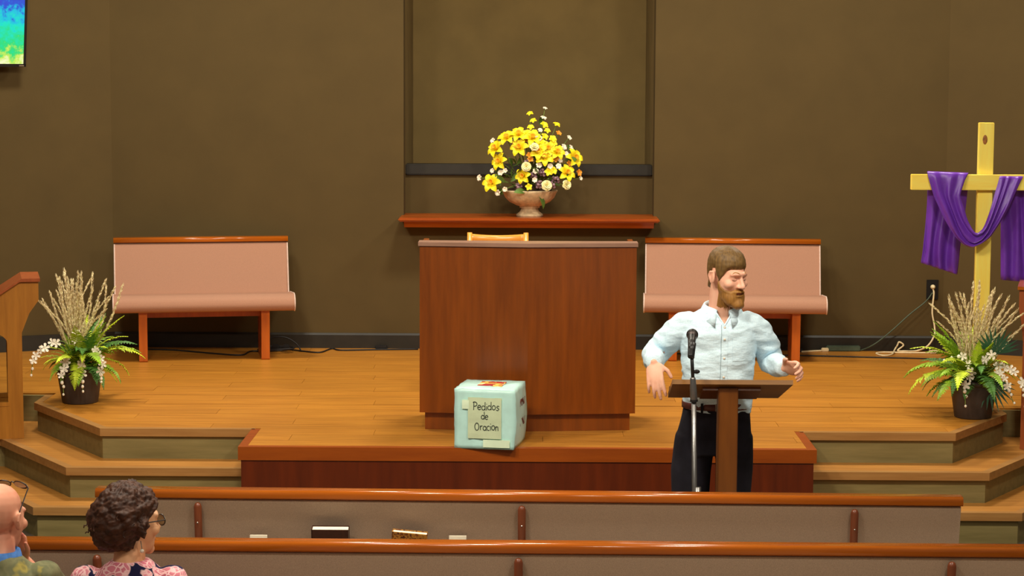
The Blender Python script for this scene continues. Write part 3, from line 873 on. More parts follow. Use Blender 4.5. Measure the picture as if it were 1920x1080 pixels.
def cloth():
    """one long sheet: hangs behind the bar, comes over, swags in front, goes back over and hangs down again"""
    # each station: the two side edges of the sheet (pixels of the photograph), depth behind the cross face, fold depth
    S = [((1726, 494), (1795, 516), .066, .042), ((1730, 470), (1797, 500), .066, .042), ((1734, 430), (1802, 450), .064, .036),
         ((1738, 380), (1810, 400), .060, .022), ((1739, 340), (1816, 345), .05, .006), ((1739, 324), (1816, 327), .04, .003),
         ((1739, 321), (1816, 324), .0, .003), ((1738, 322), (1816, 325), -.052, .004), ((1740, 332), (1810, 336), -.062, .008),
         ((1750, 366), (1800, 366), -.066, .016), ((1766, 402), (1808, 390), -.072, .020), ((1778, 424), (1814, 412), -.078, .020),
         ((1792, 446), (1822, 428), -.084, .018), ((1808, 460), (1828, 436), -.088, .016), ((1822, 465), (1834, 437), -.09, .016),
         ((1840, 458), (1842, 430), -.088, .016), ((1856, 446), (1848, 418), -.082, .018), ((1874, 420), (1856, 396), -.076, .018),
         ((1893, 388), (1864, 366), -.068, .014), ((1908, 352), (1871, 343), -.06, .008), ((1918, 332), (1874, 331), -.052, .004),
         ((1921, 328), (1876, 329), .0, .003), ((1926, 330), (1877, 330), .05, .004), ((1935, 360), (1877, 360), .062, .014),
         ((1940, 420), (1876, 420), .066, .022), ((1942, 470), (1876, 470), .068, .026), ((1944, 534), (1876, 528), .068, .026)]
    fine = []
    for i in range(len(S) - 1):
        for k in range(4):
            t = k / 4; a, b = S[i], S[i + 1]
            fine.append(tuple([(a[j][0] * (1 - t) + b[j][0] * t, a[j][1] * (1 - t) + b[j][1] * t) for j in (0, 1)] + [a[2] * (1 - t) + b[2] * t, a[3] * (1 - t) + b[3] * t, i + t]))
    fine.append((S[-1][0], S[-1][1], S[-1][2], S[-1][3], len(S) - 1.0))
    NV = 40; v = []; f = []
    for (A, B, off, fd, s) in fine:
        for j in range(NV + 1):
            w = j / NV
            d = 0.5 - 0.5 * math.cos(w * 2 * PI * 2.8 + .7 * math.sin(s * .5) + 2.2 * noise.noise(Vector((w * 3, s * .35, 2))))
            d2 = .35 * noise.noise(Vector((w * 5, s * .6, 7)))
            px = A[0] + (B[0] - A[0]) * w; py = A[1] + (B[1] - A[1]) * w
            if 8 < s < 20: py += 5 * d * math.sin(w * PI) * sstep(8, 10, s) * sstep(20, 18, s)
            p = at_y(px, py, CY + off - (fd * (d + d2) if s < 5 or s > 21 else fd * (d + d2) * 1.4))
            v.append(tuple(p))
    n = NV + 1
    for i in range(len(fine) - 1):
        for j in range(NV): f.append((i * n + j, (i + 1) * n + j, (i + 1) * n + j + 1, i * n + j + 1))
    return v, f
co = link('purple_cloth', cloth(), 'purple_satin', None, True)
sm = co.modifiers.new('s', 'SMOOTH'); sm.factor = .5; sm.iterations = 3
so = co.modifiers.new('t', 'SOLIDIFY'); so.thickness = .0025; so.offset = 0
tag(co, 'purple satin cloth draped over the arms of the pine cross', 'cloth')

# ------------------------------------------------------------------ television on the left wall
tv = empty('television', (-4.235, 14.98, 2.655))
tv.rotation_euler = (math.radians(12), 0, math.radians(26))
tag(tv, 'flat television showing a bright green and blue landscape in the top left corner', 'television')
TW, TH = 1.24, .72
link('casing', bbox(-TW / 2, TW / 2, 0, .05, 0, TH, .008), 'black_plastic', tv)
link('screen', box(-TW / 2 + .018, TW / 2 - .018, -.003, .001, .02, TH - .016), 'screen_picture', tv)
link('bezel', join(box(-TW / 2, TW / 2, -.008, .002, -.001, .02), box(-TW / 2, TW / 2, -.008, .002, TH - .016, TH), box(-TW / 2, -TW / 2 + .018, -.008, .002, 0, TH), box(TW / 2 - .018, TW / 2, -.008, .002, 0, TH)), 'black_plastic', tv)
link('badge', box(TW / 2 - .05, TW / 2 - .015, -.011, -.008, .004, .012), 'silver', tv)
link('wall_mount', join(box(-.1, .1, .05, .36, .34, .4), box(-.2, .2, .05, .065, .2, .5)), 'base_black', tv)

# ------------------------------------------------------------------ outlet and cords
wo = at_y(1748, 543, YW)
ou = empty('wall_outlet', (wo.x, YW, wo.z))
tag(ou, 'dark wall outlet with a white plug on the wall left of the cross', 'outlet')
link('plate', bbox(-.045, .045, -.008, 0, -.075, .075, .003), 'black_plastic', ou)
for dz in (.022, -.022): link('socket', bbox(-.016, .016, -.011, -.008, dz - .016, dz + .016, .003), 'black_rubber', ou)
def cord(name, pts, r, mat, label, cat='cord'):
    o = link(name, tube(spline(pts, 8), r, 8), mat, None, True)
    return tag(o, label, cat)
wz = PZ + .006
def gp(px, py, lift=0.0):
    p = at_z(px, py, PZ); return (p.x, min(p.y, YW - .03), wz + lift)
wc = [(wo.x, YW - .03, wo.z + .012), (wo.x + .004, YW - .045, wo.z - .03), tuple(at_y(1748, 585, YW - .05)), tuple(at_y(1752, 610, YW - .06)), tuple(at_y(1752, 628, YW - .08)), tuple(at_y(1740, 648, YW - .10))]
pts = wc + [gp(1720, 659), gp(1698, 660), gp(1682, 658, .0), (gp(1682, 650)[0], gp(1682, 655)[1], wz + .04), (gp(1674, 650)[0], gp(1682, 655)[1], wz + .065), (gp(1671, 650)[0], gp(1682, 656)[1], wz + .04), gp(1678, 659, .012), gp(1672, 666), gp(1655, 668), gp(1643, 664), gp(1658, 662), gp(1700, 663), gp(1745, 663)]
wcord = empty('extension_cord', (wo.x, YW - .03, PZ))
tag(wcord, 'white extension cord hanging from the outlet and looping on the stage floor', 'cord')
def rel(pts, o): return [tuple(Vector(p) - o.location) for p in pts]
link('cable', tube(spline(rel(pts, wcord), 8), .0065, 8), 'cord_white', wcord, True)
pe = Vector(gp(1745, 663)) - wcord.location
link('socket_block', xf(bbox(-.045, .045, -.02, .02, -.005, .02, .006), Matrix.Translation(pe + Vector((.03, 0, 0))) @ Matrix.Rotation(.3, 4, 'Z')), 'cord_white', wcord)
link('plug', fixn(xf(lathe([(.018, 0), (.018, .02), (.012, .03), (.008, .045)], 14), Matrix.Translation((.0, .018, wo.z - PZ + .022)) @ Matrix.Rotation(PI / 2, 4, 'X'))), 'cord_white', wcord, True)
g = [(wo.x - .004, YW - .035, wo.z - .02), tuple(at_y(1735, 566, YW - .04)), tuple(at_y(1705, 590, YW - .05)), tuple(at_y(1672, 620, YW - .06)), tuple(at_y(1640, 645, YW - .08)), gp(1612, 657), gp(1596, 658)]
gcord = empty('power_strip', gp(1580, 658))
tag(gcord, 'dark green power strip on the stage floor with its cord running up to the outlet', 'power strip')
link('cable', tube(spline(rel(g, gcord), 8), .005, 8), 'cord_green', gcord, True)
a, b = Vector(gp(1545, 655)) - gcord.location, Vector(gp(1612, 658)) - gcord.location
bar_y = min(a.y, b.y)
link('strip_body', bbox(a.x, b.x, bar_y - .025, bar_y + .025, -.005, .035, .006), 'cord_green', gcord)
wp = [gp(1503, 661), gp(1520, 660), gp(1541, 659)]
wt = empty('white_adapter', wp[1])
tag(wt, 'short white adapter lead lying left of the green power strip', 'cord')
link('cable', tube(spline(rel(wp, wt), 6), .007, 8), 'cord_white', wt, True)
e = Vector(wp[2]) - wt.location
link('plug', bbox(e.x - .005, e.x + .05, e.y - .014, e.y + .014, -.006, .022, .005), 'cord_white', wt)
link('socket_end', bbox(-.1, -.06, -.018 , .018 , -.006, .022, .005), 'black_rubber', wt)
cord('floor_wire', [gp(1205, 662), gp(1260, 664), gp(1500, 668), gp(1620, 671), gp(1745, 674), gp(1800, 676)], .005, 'black_rubber', 'thin black wire along the stage floor on the right under the outlet', 'cord')
cord('black_cable', [gp(275, 656), gp(330, 658), gp(400, 664), gp(452, 667), gp(470, 660), gp(500, 660), gp(540, 657), gp(570, 660), gp(600, 662), gp(622, 655), gp(640, 658), gp(700, 657), gp(784, 656)], .0055, 'black_rubber', 'black cable running along the wall from the left bench to the pulpit', 'cord')
cb = empty('cable_coil', gp(530, 660))
tag(cb, 'coiled black cable with plugs beside the leg of the left bench', 'cord')
cc = []
for k in range(40):
    a = k / 40 * 2 * PI * 2.5; rr = .10 + .02 * math.sin(a * .7)
    cc.append((-.04 + rr * 1.2 * math.cos(a), -.04 + .07 * math.sin(a), .012 + .0006 * k))
link('coil', tube(cc, .006, 6), 'black_rubber', cb, True)
link('arch_loop', tube(spline([(-.16, .02, 0), (-.15, .0, .05), (-.08, -.0, .1), (.02, 0, .105), (.1, .0, .06), (.14, .0, 0)], 6), .005, 6), 'black_rubber', cb, True)
for x in (-.05, .03): link('plug', bbox(x - .025, x + .025, -.03, .01, .02, .055, .008), 'black_plastic', cb)
ad = tag(link('plug_adapter', bbox(-.05, .05, -.025, .025, 0, .03, .008), 'black_plastic'), 'small black plug adapter by the wall left of the pulpit', 'adapter')
ad.location = gp(715, 655, -.006)
# ------------------------------------------------------------------ fern arrangements
def frond_mesh(L, el0, droop, n=20, wid=.055, seed=0):
    """arching fern frond along +x; leaflets paired along the rachis"""
    rn = random.Random(seed); v = []; f = []; p = Vector((0, 0, 0)); path = [p.copy()]; dirs = []
    for i in range(n):
        t = i / n; a = el0 - droop * t ** 1.2
        d = Vector((math.cos(a), 0, math.sin(a))); dirs.append(d)
        p = p + d * (L / n); path.append(p.copy())
    dirs.append(dirs[-1])
    rv, rf = tube(path, [.0035 * (1 - .8 * i / n) for i in range(n + 1)], 4)
    v += rv; f += rf
    for i in range(3, n + 1):
        t = i / n
        l = wid * (math.sin(PI * min(1, .16 + .84 * t) ** .75) * .95 + .06)
        d = dirs[i]; up = Vector((-d.z, 0, d.x))
        for s in (-1, 1):
            q = path[i]; lat = (Vector((0, s, 0)) + d * .35 + up * rn.uniform(-.12, .22)).normalized()
            w = d * (L / n) * .5
            k = len(v); m = q + lat * l * .55 + up * .004; e = q + lat * l - up * l * .12
            v += [tuple(q - w * .8), tuple(q + w * .8), tuple(m + w), tuple(m - w), tuple(e)]
            f += [(k, k + 1, k + 2, k + 3), (k + 3, k + 2, k + 4)]
    return v, f
FV = {}
for mi, mt in enumerate(('frond_green', 'frond_light', 'frond_dark')):
    for vi, (L, e0, dr) in enumerate(((.40, 1.25, .6), (.43, 1.0, 1.3), (.44, .75, 1.5), (.40, .5, 1.75), (.32, .15, 1.3))):
        o = link('frond', frond_mesh(L, e0, dr, 22, .074, mi * 9 + vi), mt); FV[(mi, vi)] = o.data; bpy.data.objects.remove(o)
def palm_mesh():
    v = []; f = []
    for i in range(13):
        a = -1.15 + 2.3 * i / 12; d = Vector((math.sin(a), 0, math.cos(a))); L = .2 * (1 - .18 * abs(a)); s = Vector((d.z, 0, -d.x)) * .009
        k = len(v); o_ = Vector((0, -.02 * math.cos(a), 0))
        v += [(0, 0, 0), tuple(d * L * .55 + s + o_ * .5), tuple(d * L + o_), tuple(d * L * .55 - s + o_ * .5)]
        f.append((k, k + 1, k + 2, k + 3))
    return v, f
def grass_mesh(L, bend, seed):
    """bare stem with a long jointed, bristly seed head"""
    rn = random.Random(seed); P = []
    for i in range(15):
        t = i / 14; P.append(Vector((bend * t ** 2.2, 0, L * t * (1 - .10 * bend * t))))
    v, f = tube(P, [.0028 * (1 - .6 * i / 14) for i in range(15)], 5); v = list(v); f = list(f)
    n = 26
    for i in range(n):
        t = .38 + .6 * i / n; x = t * 14; j = int(x); q = P[j].lerp(P[min(14, j + 1)], x - j); d = (P[min(14, j + 1)] - P[j]).normalized()
        for s in (-1, 1, 0):
            a = i * 2.4 + s; side = Vector((math.cos(a) if s else .2, math.sin(a), 0)); 
            e = q + d * .030 + side * .009 * (1 - .5 * (i / n)); k = len(v)
            w = d.cross(side).normalized() * .0026
            v += [tuple(q + side * .002 - w), tuple(q + side * .002 + w), tuple(q + d * .014 + side * .009 + w), tuple(q + d * .014 + side * .009 - w), tuple(e)]
            f += [(k, k + 1, k + 2, k + 3), (k + 3, k + 2, k + 4)]
    return v, f
GV = []
for i in range(6):
    o = link('grass_stem', grass_mesh(.60 - .03 * i, (.02, .05, .09, .14, .26, .03)[i], i), 'grass_tan'); GV.append(o.data); bpy.data.objects.remove(o)
def blossom_mesh(R):
    v = []; f = []
    for k in range(5):
        a = k * 2 * PI / 5; c, s = math.cos(a), math.sin(a); w = .55
        b = len(v); P = [(0, 0, 0), (.45, -w * .42, .10), (.8, -w * .5, .16), (1.0, 0, .12), (.8, w * .5, .16), (.45, w * .42, .10), (.55, 0, .04)]
        v += [((x * c - y * s) * R, (x * s + y * c) * R, z * R) for x, y, z in P]
        f += [(b, b + 1, b + 6), (b + 1, b + 2, b + 6), (b + 2, b + 3, b + 6), (b + 3, b + 4, b + 6), (b + 4, b + 5, b + 6), (b + 5, b, b + 6)]
    return v, f
o = link('blossom', blossom_mesh(.031), 'orchid_white'); BLO = o.data; bpy.data.objects.remove(o)
o = link('bud', ell((0, 0, 0), (.011, .011, .013), None, 10, 6), 'orchid_white', None, True); BUD = o.data; bpy.data.objects.remove(o)
def aim(o, d, roll=0.0):
    o.rotation_mode = 'QUATERNION'
    o.rotation_quaternion = Vector(d).normalized().to_track_quat('Z', 'Y') @ Quaternion((0, 0, 1), roll)
def child(name, me, parent, loc, sc=1.0):
    o = bpy.data.objects.new(name, me); COL.objects.link(o); o.parent = parent; o.location = loc; o.scale = (sc, sc, sc); return o
def orchid(t, start, pts, rn, nb):
    """spray: stem with blossoms then buds towards the tip"""
    P = spline([Vector(start)] + [Vector(p) for p in pts], 5)
    st = link('orchid_spray', tube(P, .0025, 5), 'stem_green', t)
    for i in range(nb):
        u = .35 + .65 * i / (nb - 1); q = P[min(len(P) - 1, int(u * (len(P) - 1)))]
        if i < nb - 3:
            b = child('blossom', BLO, st, q + Vector((rn.uniform(-.012, .012), -.012, rn.uniform(-.012, .012))), rn.uniform(.8, 1.05))
            aim(b, (rn.uniform(-.5, .5), -1, rn.uniform(-.1, .6)), rn.uniform(0, 6))
        else:
            child('bud', BUD, st, q + Vector((rn.uniform(-.008, .008), -.006, 0)), 1.0 - .15 * (i - nb + 3))
def fern(name, x, y, label, seed, sprays, shade, nf=58, lean=0.0, palms=()):
    rn = random.Random(seed)
    t = empty(name, (x, y, PZ)); tag(t, label, 'potted plant', 'fern arrangements on the stage')
    prof = [(.105, 0), (.112, .004), (.142, .20), (.142, .205), (.150, .206), (.150, .235), (.138, .235), (.132, .2)]
    link('pot', fixn(lathe(prof, 28)), 'pot_brown', t, True)
    link('soil', fixn(lathe([(.131, .19), (.13, .212), (.06, .225)], 20)), 'soil', t)
    for i in range(nf):
        az = i * 2.39996 + rn.uniform(-.3, .3); vi = min(4, int((i / nf) ** 1.15 * 5.0))
        mi = rn.choice((0, 0, 1, 1, 1, 2)) if vi < 3 else rn.choice((0, 0, 2, 1))
        k_ = rn.uniform(.72, 1.06)
        if math.cos(az) * math.copysign(1, x) > .55: k_ *= .6          # short of the lectern beside it
        o = child('frond', FV[(mi, vi)], t, (.03 * math.cos(az), .03 * math.sin(az), .215 + rn.uniform(0, .03)), k_)
        o.rotation_euler = (rn.uniform(-.25, .25), rn.uniform(-.15, .15), az)
    for i in range(40):
        az = rn.uniform(0, 2 * PI); k = rn.choice((0, 1, 1, 2, 2, 3, 5)) if i < 34 else 4
        o = child('grass_stem', GV[k], t, (.02 * math.cos(az), .02 * math.sin(az), .2), rn.uniform(.88, 1.14))
        o.rotation_euler = (rn.uniform(-.22, .22), lean + rn.gauss(0, .29), rn.choice((0, PI)) + rn.uniform(-.5, .5))
    for sp in sprays:
        orchid(t, (0, -.04, .22), sp[:-1], rn, sp[-1])
    for (px_, pz_, rot) in palms:
        o = link('palm_leaf', palm_mesh(), 'palm_dark', t); o.location = (px_, -.09, pz_); o.rotation_euler = (.2, rot, 0)
    return t
XL, YL = -2.835, 13.02
XR, YR = 2.735, 12.64
fern('fern_pot', XL, YL, 'potted fern with tall dried grasses and white orchids beside the oak lectern', 11,
     [((-.06, -.14, .40), (-.16, -.20, .38), (-.24, -.2, .30), (-.26, -.2, .20), 9), ((.0, -.12, .42), (.03, -.17, .47), (.05, -.18, .46), 5),
      ((.1, -.15, .36), (.17, -.2, .33), (.18, -.2, .22), (.18, -.2, .16), 9), ((-.04, -.15, .28), (-.06, -.2, .2), (-.06, -.2, .08), 8), ((.04, -.15, .28), (.06, -.2, .18), (.06, -.2, .10), 6)], 0, 58, -.05)
fern('fern_pot', XR, YR, 'potted fern with dried grasses and white orchids on the right, in front of the cross', 23,
     [((.03, -.12, .36), (.06, -.17, .41), (.09, -.18, .36), 6), ((-.05, -.15, .3), (-.09, -.2, .24), (-.09, -.2, .10), 9), ((.1, -.15, .3), (.15, -.2, .24), (.2, -.2, .12), 9), ((.12, -.15, .34), (.24, -.2, .26), (.27, -.2, .10), 9), ((-.1, -.1, .38), (-.22, -.14, .37), 5)], 0, 58, .05,
     ((.10, .40, .15), (.08, .24, 2.9)))

# ------------------------------------------------------------------ flower arrangement in the niche
VY = 15.60
vb = at_y(993, 402, VY)
fa = empty('flower_arrangement', (vb.x, VY, 1.552))
tag(fa, 'stone urn of yellow lilies and white roses on the wooden ledge of the niche', 'flower arrangement')
U = 1 / 250.0
urn = [(.098, 0), (.098, .018), (.088, .024), (.07, .04), (.06, .062), (.075, .066), (.076, .078), (.10, .085), (.15, .11), (.18, .14), (.196, .175), (.205, .19), (.205, .2), (.19, .2), (.17, .17)]
link('urn', fixn(lathe(urn, 72, 24, .018)), 'urn_stone', fa, True)
link('moss', ell((0, 0, .19), (.17, .17, .06)), 'soil', fa, True)
def petal(R, W, cup, back, n=5):
    """petal along +x, cupped"""
    v = []; f = []
    for i in range(n + 1):
        t = i / n; w = W * math.sin(PI * (t * .88 + .06)) ** .8
        x = R * t; z = cup * math.sin(t * PI * .55) - back * t ** 3
        v += [(x, -w, z + w * .35), (x, 0, z), (x, w, z + w * .35)]
    for i in range(n):
        a = i * 3; f += [(a, a + 3, a + 4, a + 1), (a + 1, a + 4, a + 5, a + 2)]
    return v, f
def rotz(me, a): return xf(me, Matrix.Rotation(a, 4, 'Z'))
def flower(n, R, W, cup, back):
    return join(*[rotz(petal(R, W, cup * (1 + .15 * (k % 2)), back), 2 * PI * k / n) for k in range(n)])
def rose():
    ps = []
    for ring, (R, W, cup, n) in enumerate(((.012, .012, .034, 4), (.022, .02, .032, 5), (.034, .026, .02, 6))):
        for k in range(n):
            ps.append(rotz(petal(R, W, cup, 0 if ring < 2 else .01), 2 * PI * k / n + ring * .5))
    return join(*ps)
def leafm(L, W):
    v = []; f = []
    for i in range(7):
        t = i / 6; w = W * math.sin(PI * (t * .94 + .03)) ** .9; z = .2 * L * math.sin(t * 2.2)
        v += [(L * t, -w, z + w * .3), (L * t, 0, z), (L * t, w, z + w * .3)]
    for i in range(6):
        a = i * 3; f += [(a, a + 3, a + 4, a + 1), (a + 1, a + 4, a + 5, a + 2)]
    return v, f
def tmp(name, me, mt):
    o = link(name, me, mt, None, True); d = o.data; bpy.data.objects.remove(o); return d
LILY = tmp('lily', flower(6, .062, .020, .035, .02), 'lily_yellow')
TRUM = tmp('trumpet', fixn(lathe([(.004, 0), (.007, .02), (.014, .038), (.017, .042), (.012, .038), (.004, .01)], 12)), 'lily_center')
DAIS = tmp('small_flower', flower(5, .030, .012, .014, .006), 'lily_yellow')
ORNG = tmp('small_flower', flower(5, .028, .012, .018, .0), 'flower_orange')
ROSE = tmp('rose', rose(), 'rose_cream')
WHIT = tmp('white_bloom', flower(6, .024, .012, .012, .004), 'bloom_white')
LEAF = tmp('leaf', leafm(.10, .022), 'leaf_green')
MAUV = tmp('filler_sprig', join(*[ell((random.uniform(-.03, .03), random.uniform(-.02, .02), random.uniform(-.02, .03)), (.011, .011, .011), None, 7, 5) for _ in range(16)]), 'filler_mauve')
rn = random.Random(5)
def crop(cx_, cy_): return 880 + cx_ / 4.909, 190 + cy_ / 4.909
def place(me, name, cx_, cy_, sc=1.0, pull=0.0, stem=True, up=.25):
    px, py = crop(cx_, cy_)
    dx = (px - 993) * U; dz = (388 - py) * U
    # the bouquet is a dome: pieces nearer its outline sit further back
    rr = (dx / .40) ** 2 + (max(0, dz - .16) / .50) ** 2
    off = -.17 * math.sqrt(max(0.0, 1 - rr)) - pull
    p = at_y(px, py, VY + off) - fa.location
    o = child(name, me, fa, p, sc)
    d = Vector((p.x * 1.6, off * 3.2 - .25, (p.z - .32) * 1.0 + up)) + Vector((rn.uniform(-.2, .2), rn.uniform(-.1, .1), rn.uniform(-.15, .15)))
    aim(o, d, rn.uniform(0, 6))
    if stem:
        b = Vector((p.x * .15, p.y * .2, .2))
        link('stem', tube(spline([b, b.lerp(p, .5) + Vector((0, .02, .03)), p], 4), .003, 5), 'stem_green', fa)
    return o
for c in ((350, 355), (260, 450), (470, 435), (290, 560), (690, 520), (500, 690), (215, 760), (885, 670), (950, 530), (720, 440), (800, 480), (455, 320), (575, 350), (640, 470)):
    o = place(LILY, 'lily', c[0], c[1], rn.uniform(.98, 1.25), .02)
    k = child('trumpet', TRUM, o, (0, 0, .004), 1.0)
for c in ((595, 430), (525, 605), (705, 780), (885, 770)):
    place(ROSE, 'rose', c[0], c[1], rn.uniform(1.0, 1.25), .05)
for c in ((220, 365), (215, 640), (100, 705), (265, 840), (695, 70), (680, 160), (650, 270), (610, 315), (915, 340), (865, 425), (835, 550), (890, 490), (600, 725), (610, 645), (1020, 710), (640, 590), (290, 660), (930, 430), (330, 640), (740, 600), (645, 345), (820, 600), (330, 810)):
    place(WHIT, 'white_bloom', c[0], c[1], rn.uniform(.75, 1.05), .03)
for c in ((560, 120), (590, 185), (800, 222), (565, 245), (715, 275), (690, 330), (765, 350), (685, 225), (540, 290), (770, 640), (545, 790), (665, 380), (520, 300), (600, 290), (730, 650), (770, 390)):
    place(DAIS, 'small_flower', c[0], c[1], rn.uniform(.85, 1.15), .03)
for c in ((815, 305), (520, 365), (555, 500), (995, 660), (780, 530), (910, 580), (430, 410), (560, 540)):
    place(ORNG, 'small_flower', c[0], c[1], rn.uniform(.8, 1.1), .02)
for c in ((680, 660), (790, 720), (460, 790), (640, 770), (760, 770), (600, 690), (720, 560), (540, 560)):
    place(MAUV, 'filler_sprig', c[0], c[1], 1.0, .0, False)
for c in ((470, 530), (430, 580), (360, 600), (240, 690), (380, 740), (300, 800), (880, 540), (700, 610), (830, 780), (400, 700), (330, 740), (450, 640), (560, 620), (620, 560), (760, 690), (850, 690), (930, 640), (310, 850), (640, 860), (520, 830), (780, 800), (360, 520), (400, 480), (900, 400), (680, 120), (350, 680), (420, 780), (240, 600)):
    o = place(LEAF, 'leaf', c[0], c[1], rn.uniform(.8, 1.15), .0, False, .5)
    o.rotation_quaternion = Quaternion((rn.uniform(-1, 1), rn.uniform(-1, 1), rn.uniform(-1, 1), rn.uniform(-1, 1))).normalized()
# ------------------------------------------------------------------ people
def head_parts():
    """head with the face towards -y, origin at the middle of the head"""
    P = [ell((0, .018, .035), (.074, .096, .088)), ell((0, -.028, -.012), (.066, .068, .098)), ell((0, -.040, -.072), (.052, .052, .044)),
         ell((0, -.078, -.098), (.024, .022, .020)),
         limb([(0, -.094, .018), (0, -.106, -.008), (0, -.116, -.026)], [.008, .010, .013], 12),
         ell((-.012, -.103, -.030), (.009, .012, .008)), ell((.012, -.103, -.030), (.009, .012, .008)),
         limb([(-.046, -.076, .026), (-.02, -.091, .030), (.02, -.091, .030), (.046, -.076, .026)], [.009, .011, .011, .009], 12),
         ell((-.044, -.062, -.022), (.024, .026, .022)), ell((.044, -.062, -.022), (.024, .026, .022)),
         ell((-.031, -.078, .008), (.016, .012, .011)), ell((.031, -.078, .008), (.016, .012, .011)),
         limb([(-.022, -.090, -.056), (0, -.099, -.053), (.022, -.090, -.056)], [.004, .006, .004], 10),
         limb([(-.019, -.089, -.066), (0, -.097, -.066), (.019, -.089, -.066)], [.004, .007, .004], 10)]
    for s in (-1, 1):
        Rm = Matrix.Rotation(s * .35, 3, 'Z') @ Matrix.Rotation(-.15, 3, 'X')
        P.append(ell((s * .080, .016, -.004), (.008, .020, .033), Rm))
        P.append(limb([(s * .083, .012, .024), (s * .090, .030, .022), (s * .090, .036, .0), (s * .083, .020, -.030)], [.0055, .006, .006, .007], 8))
    return P
def place_parts(parts, M): return [xf(p, M) for p in parts]
def hand_parts(wrist, d, n, t, curl, sc=1.0):
    """palm, four unequal fingers bent towards n, and a thumb leaving the palm's side t"""
    d = Vector(d).normalized(); n = Vector(n); n = (n - d * n.dot(d)).normalized(); t0 = Vector(t); t = (t0 - d * t0.dot(d) - n * t0.dot(n)).normalized()
    w = Vector(wrist); P = []
    Mx = Matrix((t, n, d)).transposed()
    P.append(ell(w + d * .048 * sc, (.040 * sc, .016 * sc, .056 * sc), Mx))
    for i in range(4):
        L = (.074, .082, .076, .060)[i] * sc; q = w + d * (.088, .093, .089, .080)[i] * sc + t * (.030 - .0205 * i) * sc
        pts = [q - d * .02 * sc, q]; a = 0
        spread = t * (.10 - .07 * i)
        for k, fr in enumerate((.45, .31, .24)):
            a += curl[i] * (.8, 1.1, .8)[k]
            dd = (d * math.cos(a) + n * math.sin(a) + spread).normalized()
            pts.append(pts[-1] + dd * L * fr)
        r = (.0092, .0096, .0092, .0080)[i] * sc
        P.append(limb(pts, [r * 1.05, r * 1.05, r, r * .92, r * .8], 10))
    b = w + d * .022 * sc + t * .026 * sc
    e1 = b + (t * .75 + d * .6 + n * .35).normalized() * .042 * sc; e2 = e1 + (t * .35 + d * .85 + n * .45).normalized() * .032 * sc
    P.append(limb([b, e1, e2], [.013 * sc, .0105 * sc, .0085 * sc], 10))
    return P
def sculpt(me, M, brushes):
    """push the surface by small gaussian brushes given in head coordinates"""
    A = get_co(me); Mi = np.array(M.inverted()); R3 = np.array(M.to_3x3())
    H = A @ Mi[:3, :3].T + Mi[:3, 3]
    for (c, sig, v) in brushes:
        w = np.exp(-((H - np.array(c)) ** 2).sum(1) / (2 * sig * sig)); A += (w[:, None] * (R3 @ np.array(v))[None, :])
    set_co(me, A)
FACE = [((-.031, -.092, .012), .010, (0, .004, 0)), ((.031, -.092, .012), .010, (0, .004, 0)), ((-.014, -.092, .012), .007, (0, .006, 0)), ((.014, -.092, .012), .007, (0, .006, 0)),
        ((0, -.097, -.0605), .006, (0, .005, 0)), ((-.058, -.045, .02), .015, (.004, 0, 0)), ((.058, -.045, .02), .015, (-.004, 0, 0))]
def shell(name, bv, M, center, tfun, mat, parent, naz=120, nel=80, keep=None):
    """a layer grown from the head's own surface: hair or beard"""
    Mi = M.inverted(); c = M @ Vector(center); R = M.to_3x3(); v = []; T = []
    for i in range(nel + 1):
        el = -PI / 2 + PI * i / nel
        for k in range(naz):
            az = 2 * PI * k / naz
            d = Vector((math.cos(el) * math.sin(az), -math.cos(el) * math.cos(az), math.sin(el)))
            hit, nn, ix, ds = bv.ray_cast(c, R @ d, .17)
            if hit is None: hit = c + (R @ d) * .17; t = -.05
            else: t = tfun(Mi @ hit, d)
            v.append(tuple(hit + (R @ d) * max(t, -.006))); T.append(t)
    f = []
    for i in range(nel):
        for k in range(naz):
            q = (i * naz + k, i * naz + (k + 1) % naz, (i + 1) * naz + (k + 1) % naz, (i + 1) * naz + k)
            if max(T[j] for j in q) > 0 and min(T[j] for j in q) > -.02: f.append(q)
    used = sorted({j for q in f for j in q}); mp = {j: i for i, j in enumerate(used)}
    return link(name, ([v[j] for j in used], [tuple(mp[j] for j in q) for q in f]), mat, parent, True)
def wrinkle(me, amp, sc, seed, ymask=None):
    me.update(); N = np.empty(len(me.vertices) * 3); me.vertices.foreach_get('normal', N); N = N.reshape(-1, 3); A = get_co(me)
    for i in range(len(A)):
        p = Vector((A[i][0] * sc[0], A[i][1] * sc[1], A[i][2] * sc[2] + seed))
        k = noise.noise(p) + .5 * noise.noise(p * 2.1)
        k = 1 - abs(k) * 2.2 if seed % 2 else k
        A[i] += N[i] * amp * k
    set_co(me, A)
def on_front(bv, x, z, off, y0=-.6, d=(0, 1, 0)):
    h = bv.ray_cast(Vector((x, y0, z)), Vector(d))[0]
    return (x, (h.y if h else 0) - off, z)
def patch_front(bv, fx, z0, z1, w, off, nz=24, nx=4, th=.002):
    """strip following the cloth in front; fx(z) gives its middle"""
    v = []; f = []
    for j in range(nz + 1):
        z = z0 + (z1 - z0) * j / nz
        for i in range(nx + 1): v.append(on_front(bv, fx(z) - w / 2 + w * i / nx, z, off))
    n = nx + 1
    for j in range(nz):
        for i in range(nx): f.append((j * n + i, j * n + i + 1, (j + 1) * n + i + 1, (j + 1) * n + i))
    m_ = len(v); v += [(p[0], p[1] + th + .004, p[2]) for p in v]; f += [tuple(k + m_ for k in reversed(q)) for q in f[:]]
    return v, f
def paint_faces(me, M, mats, test):
    Mi = M.inverted()
    for nme in mats[1:]: me.materials.append(MATS[nme])
    for p in me.polygons:
        k = test(Mi @ p.center)
        if k: p.material_index = k
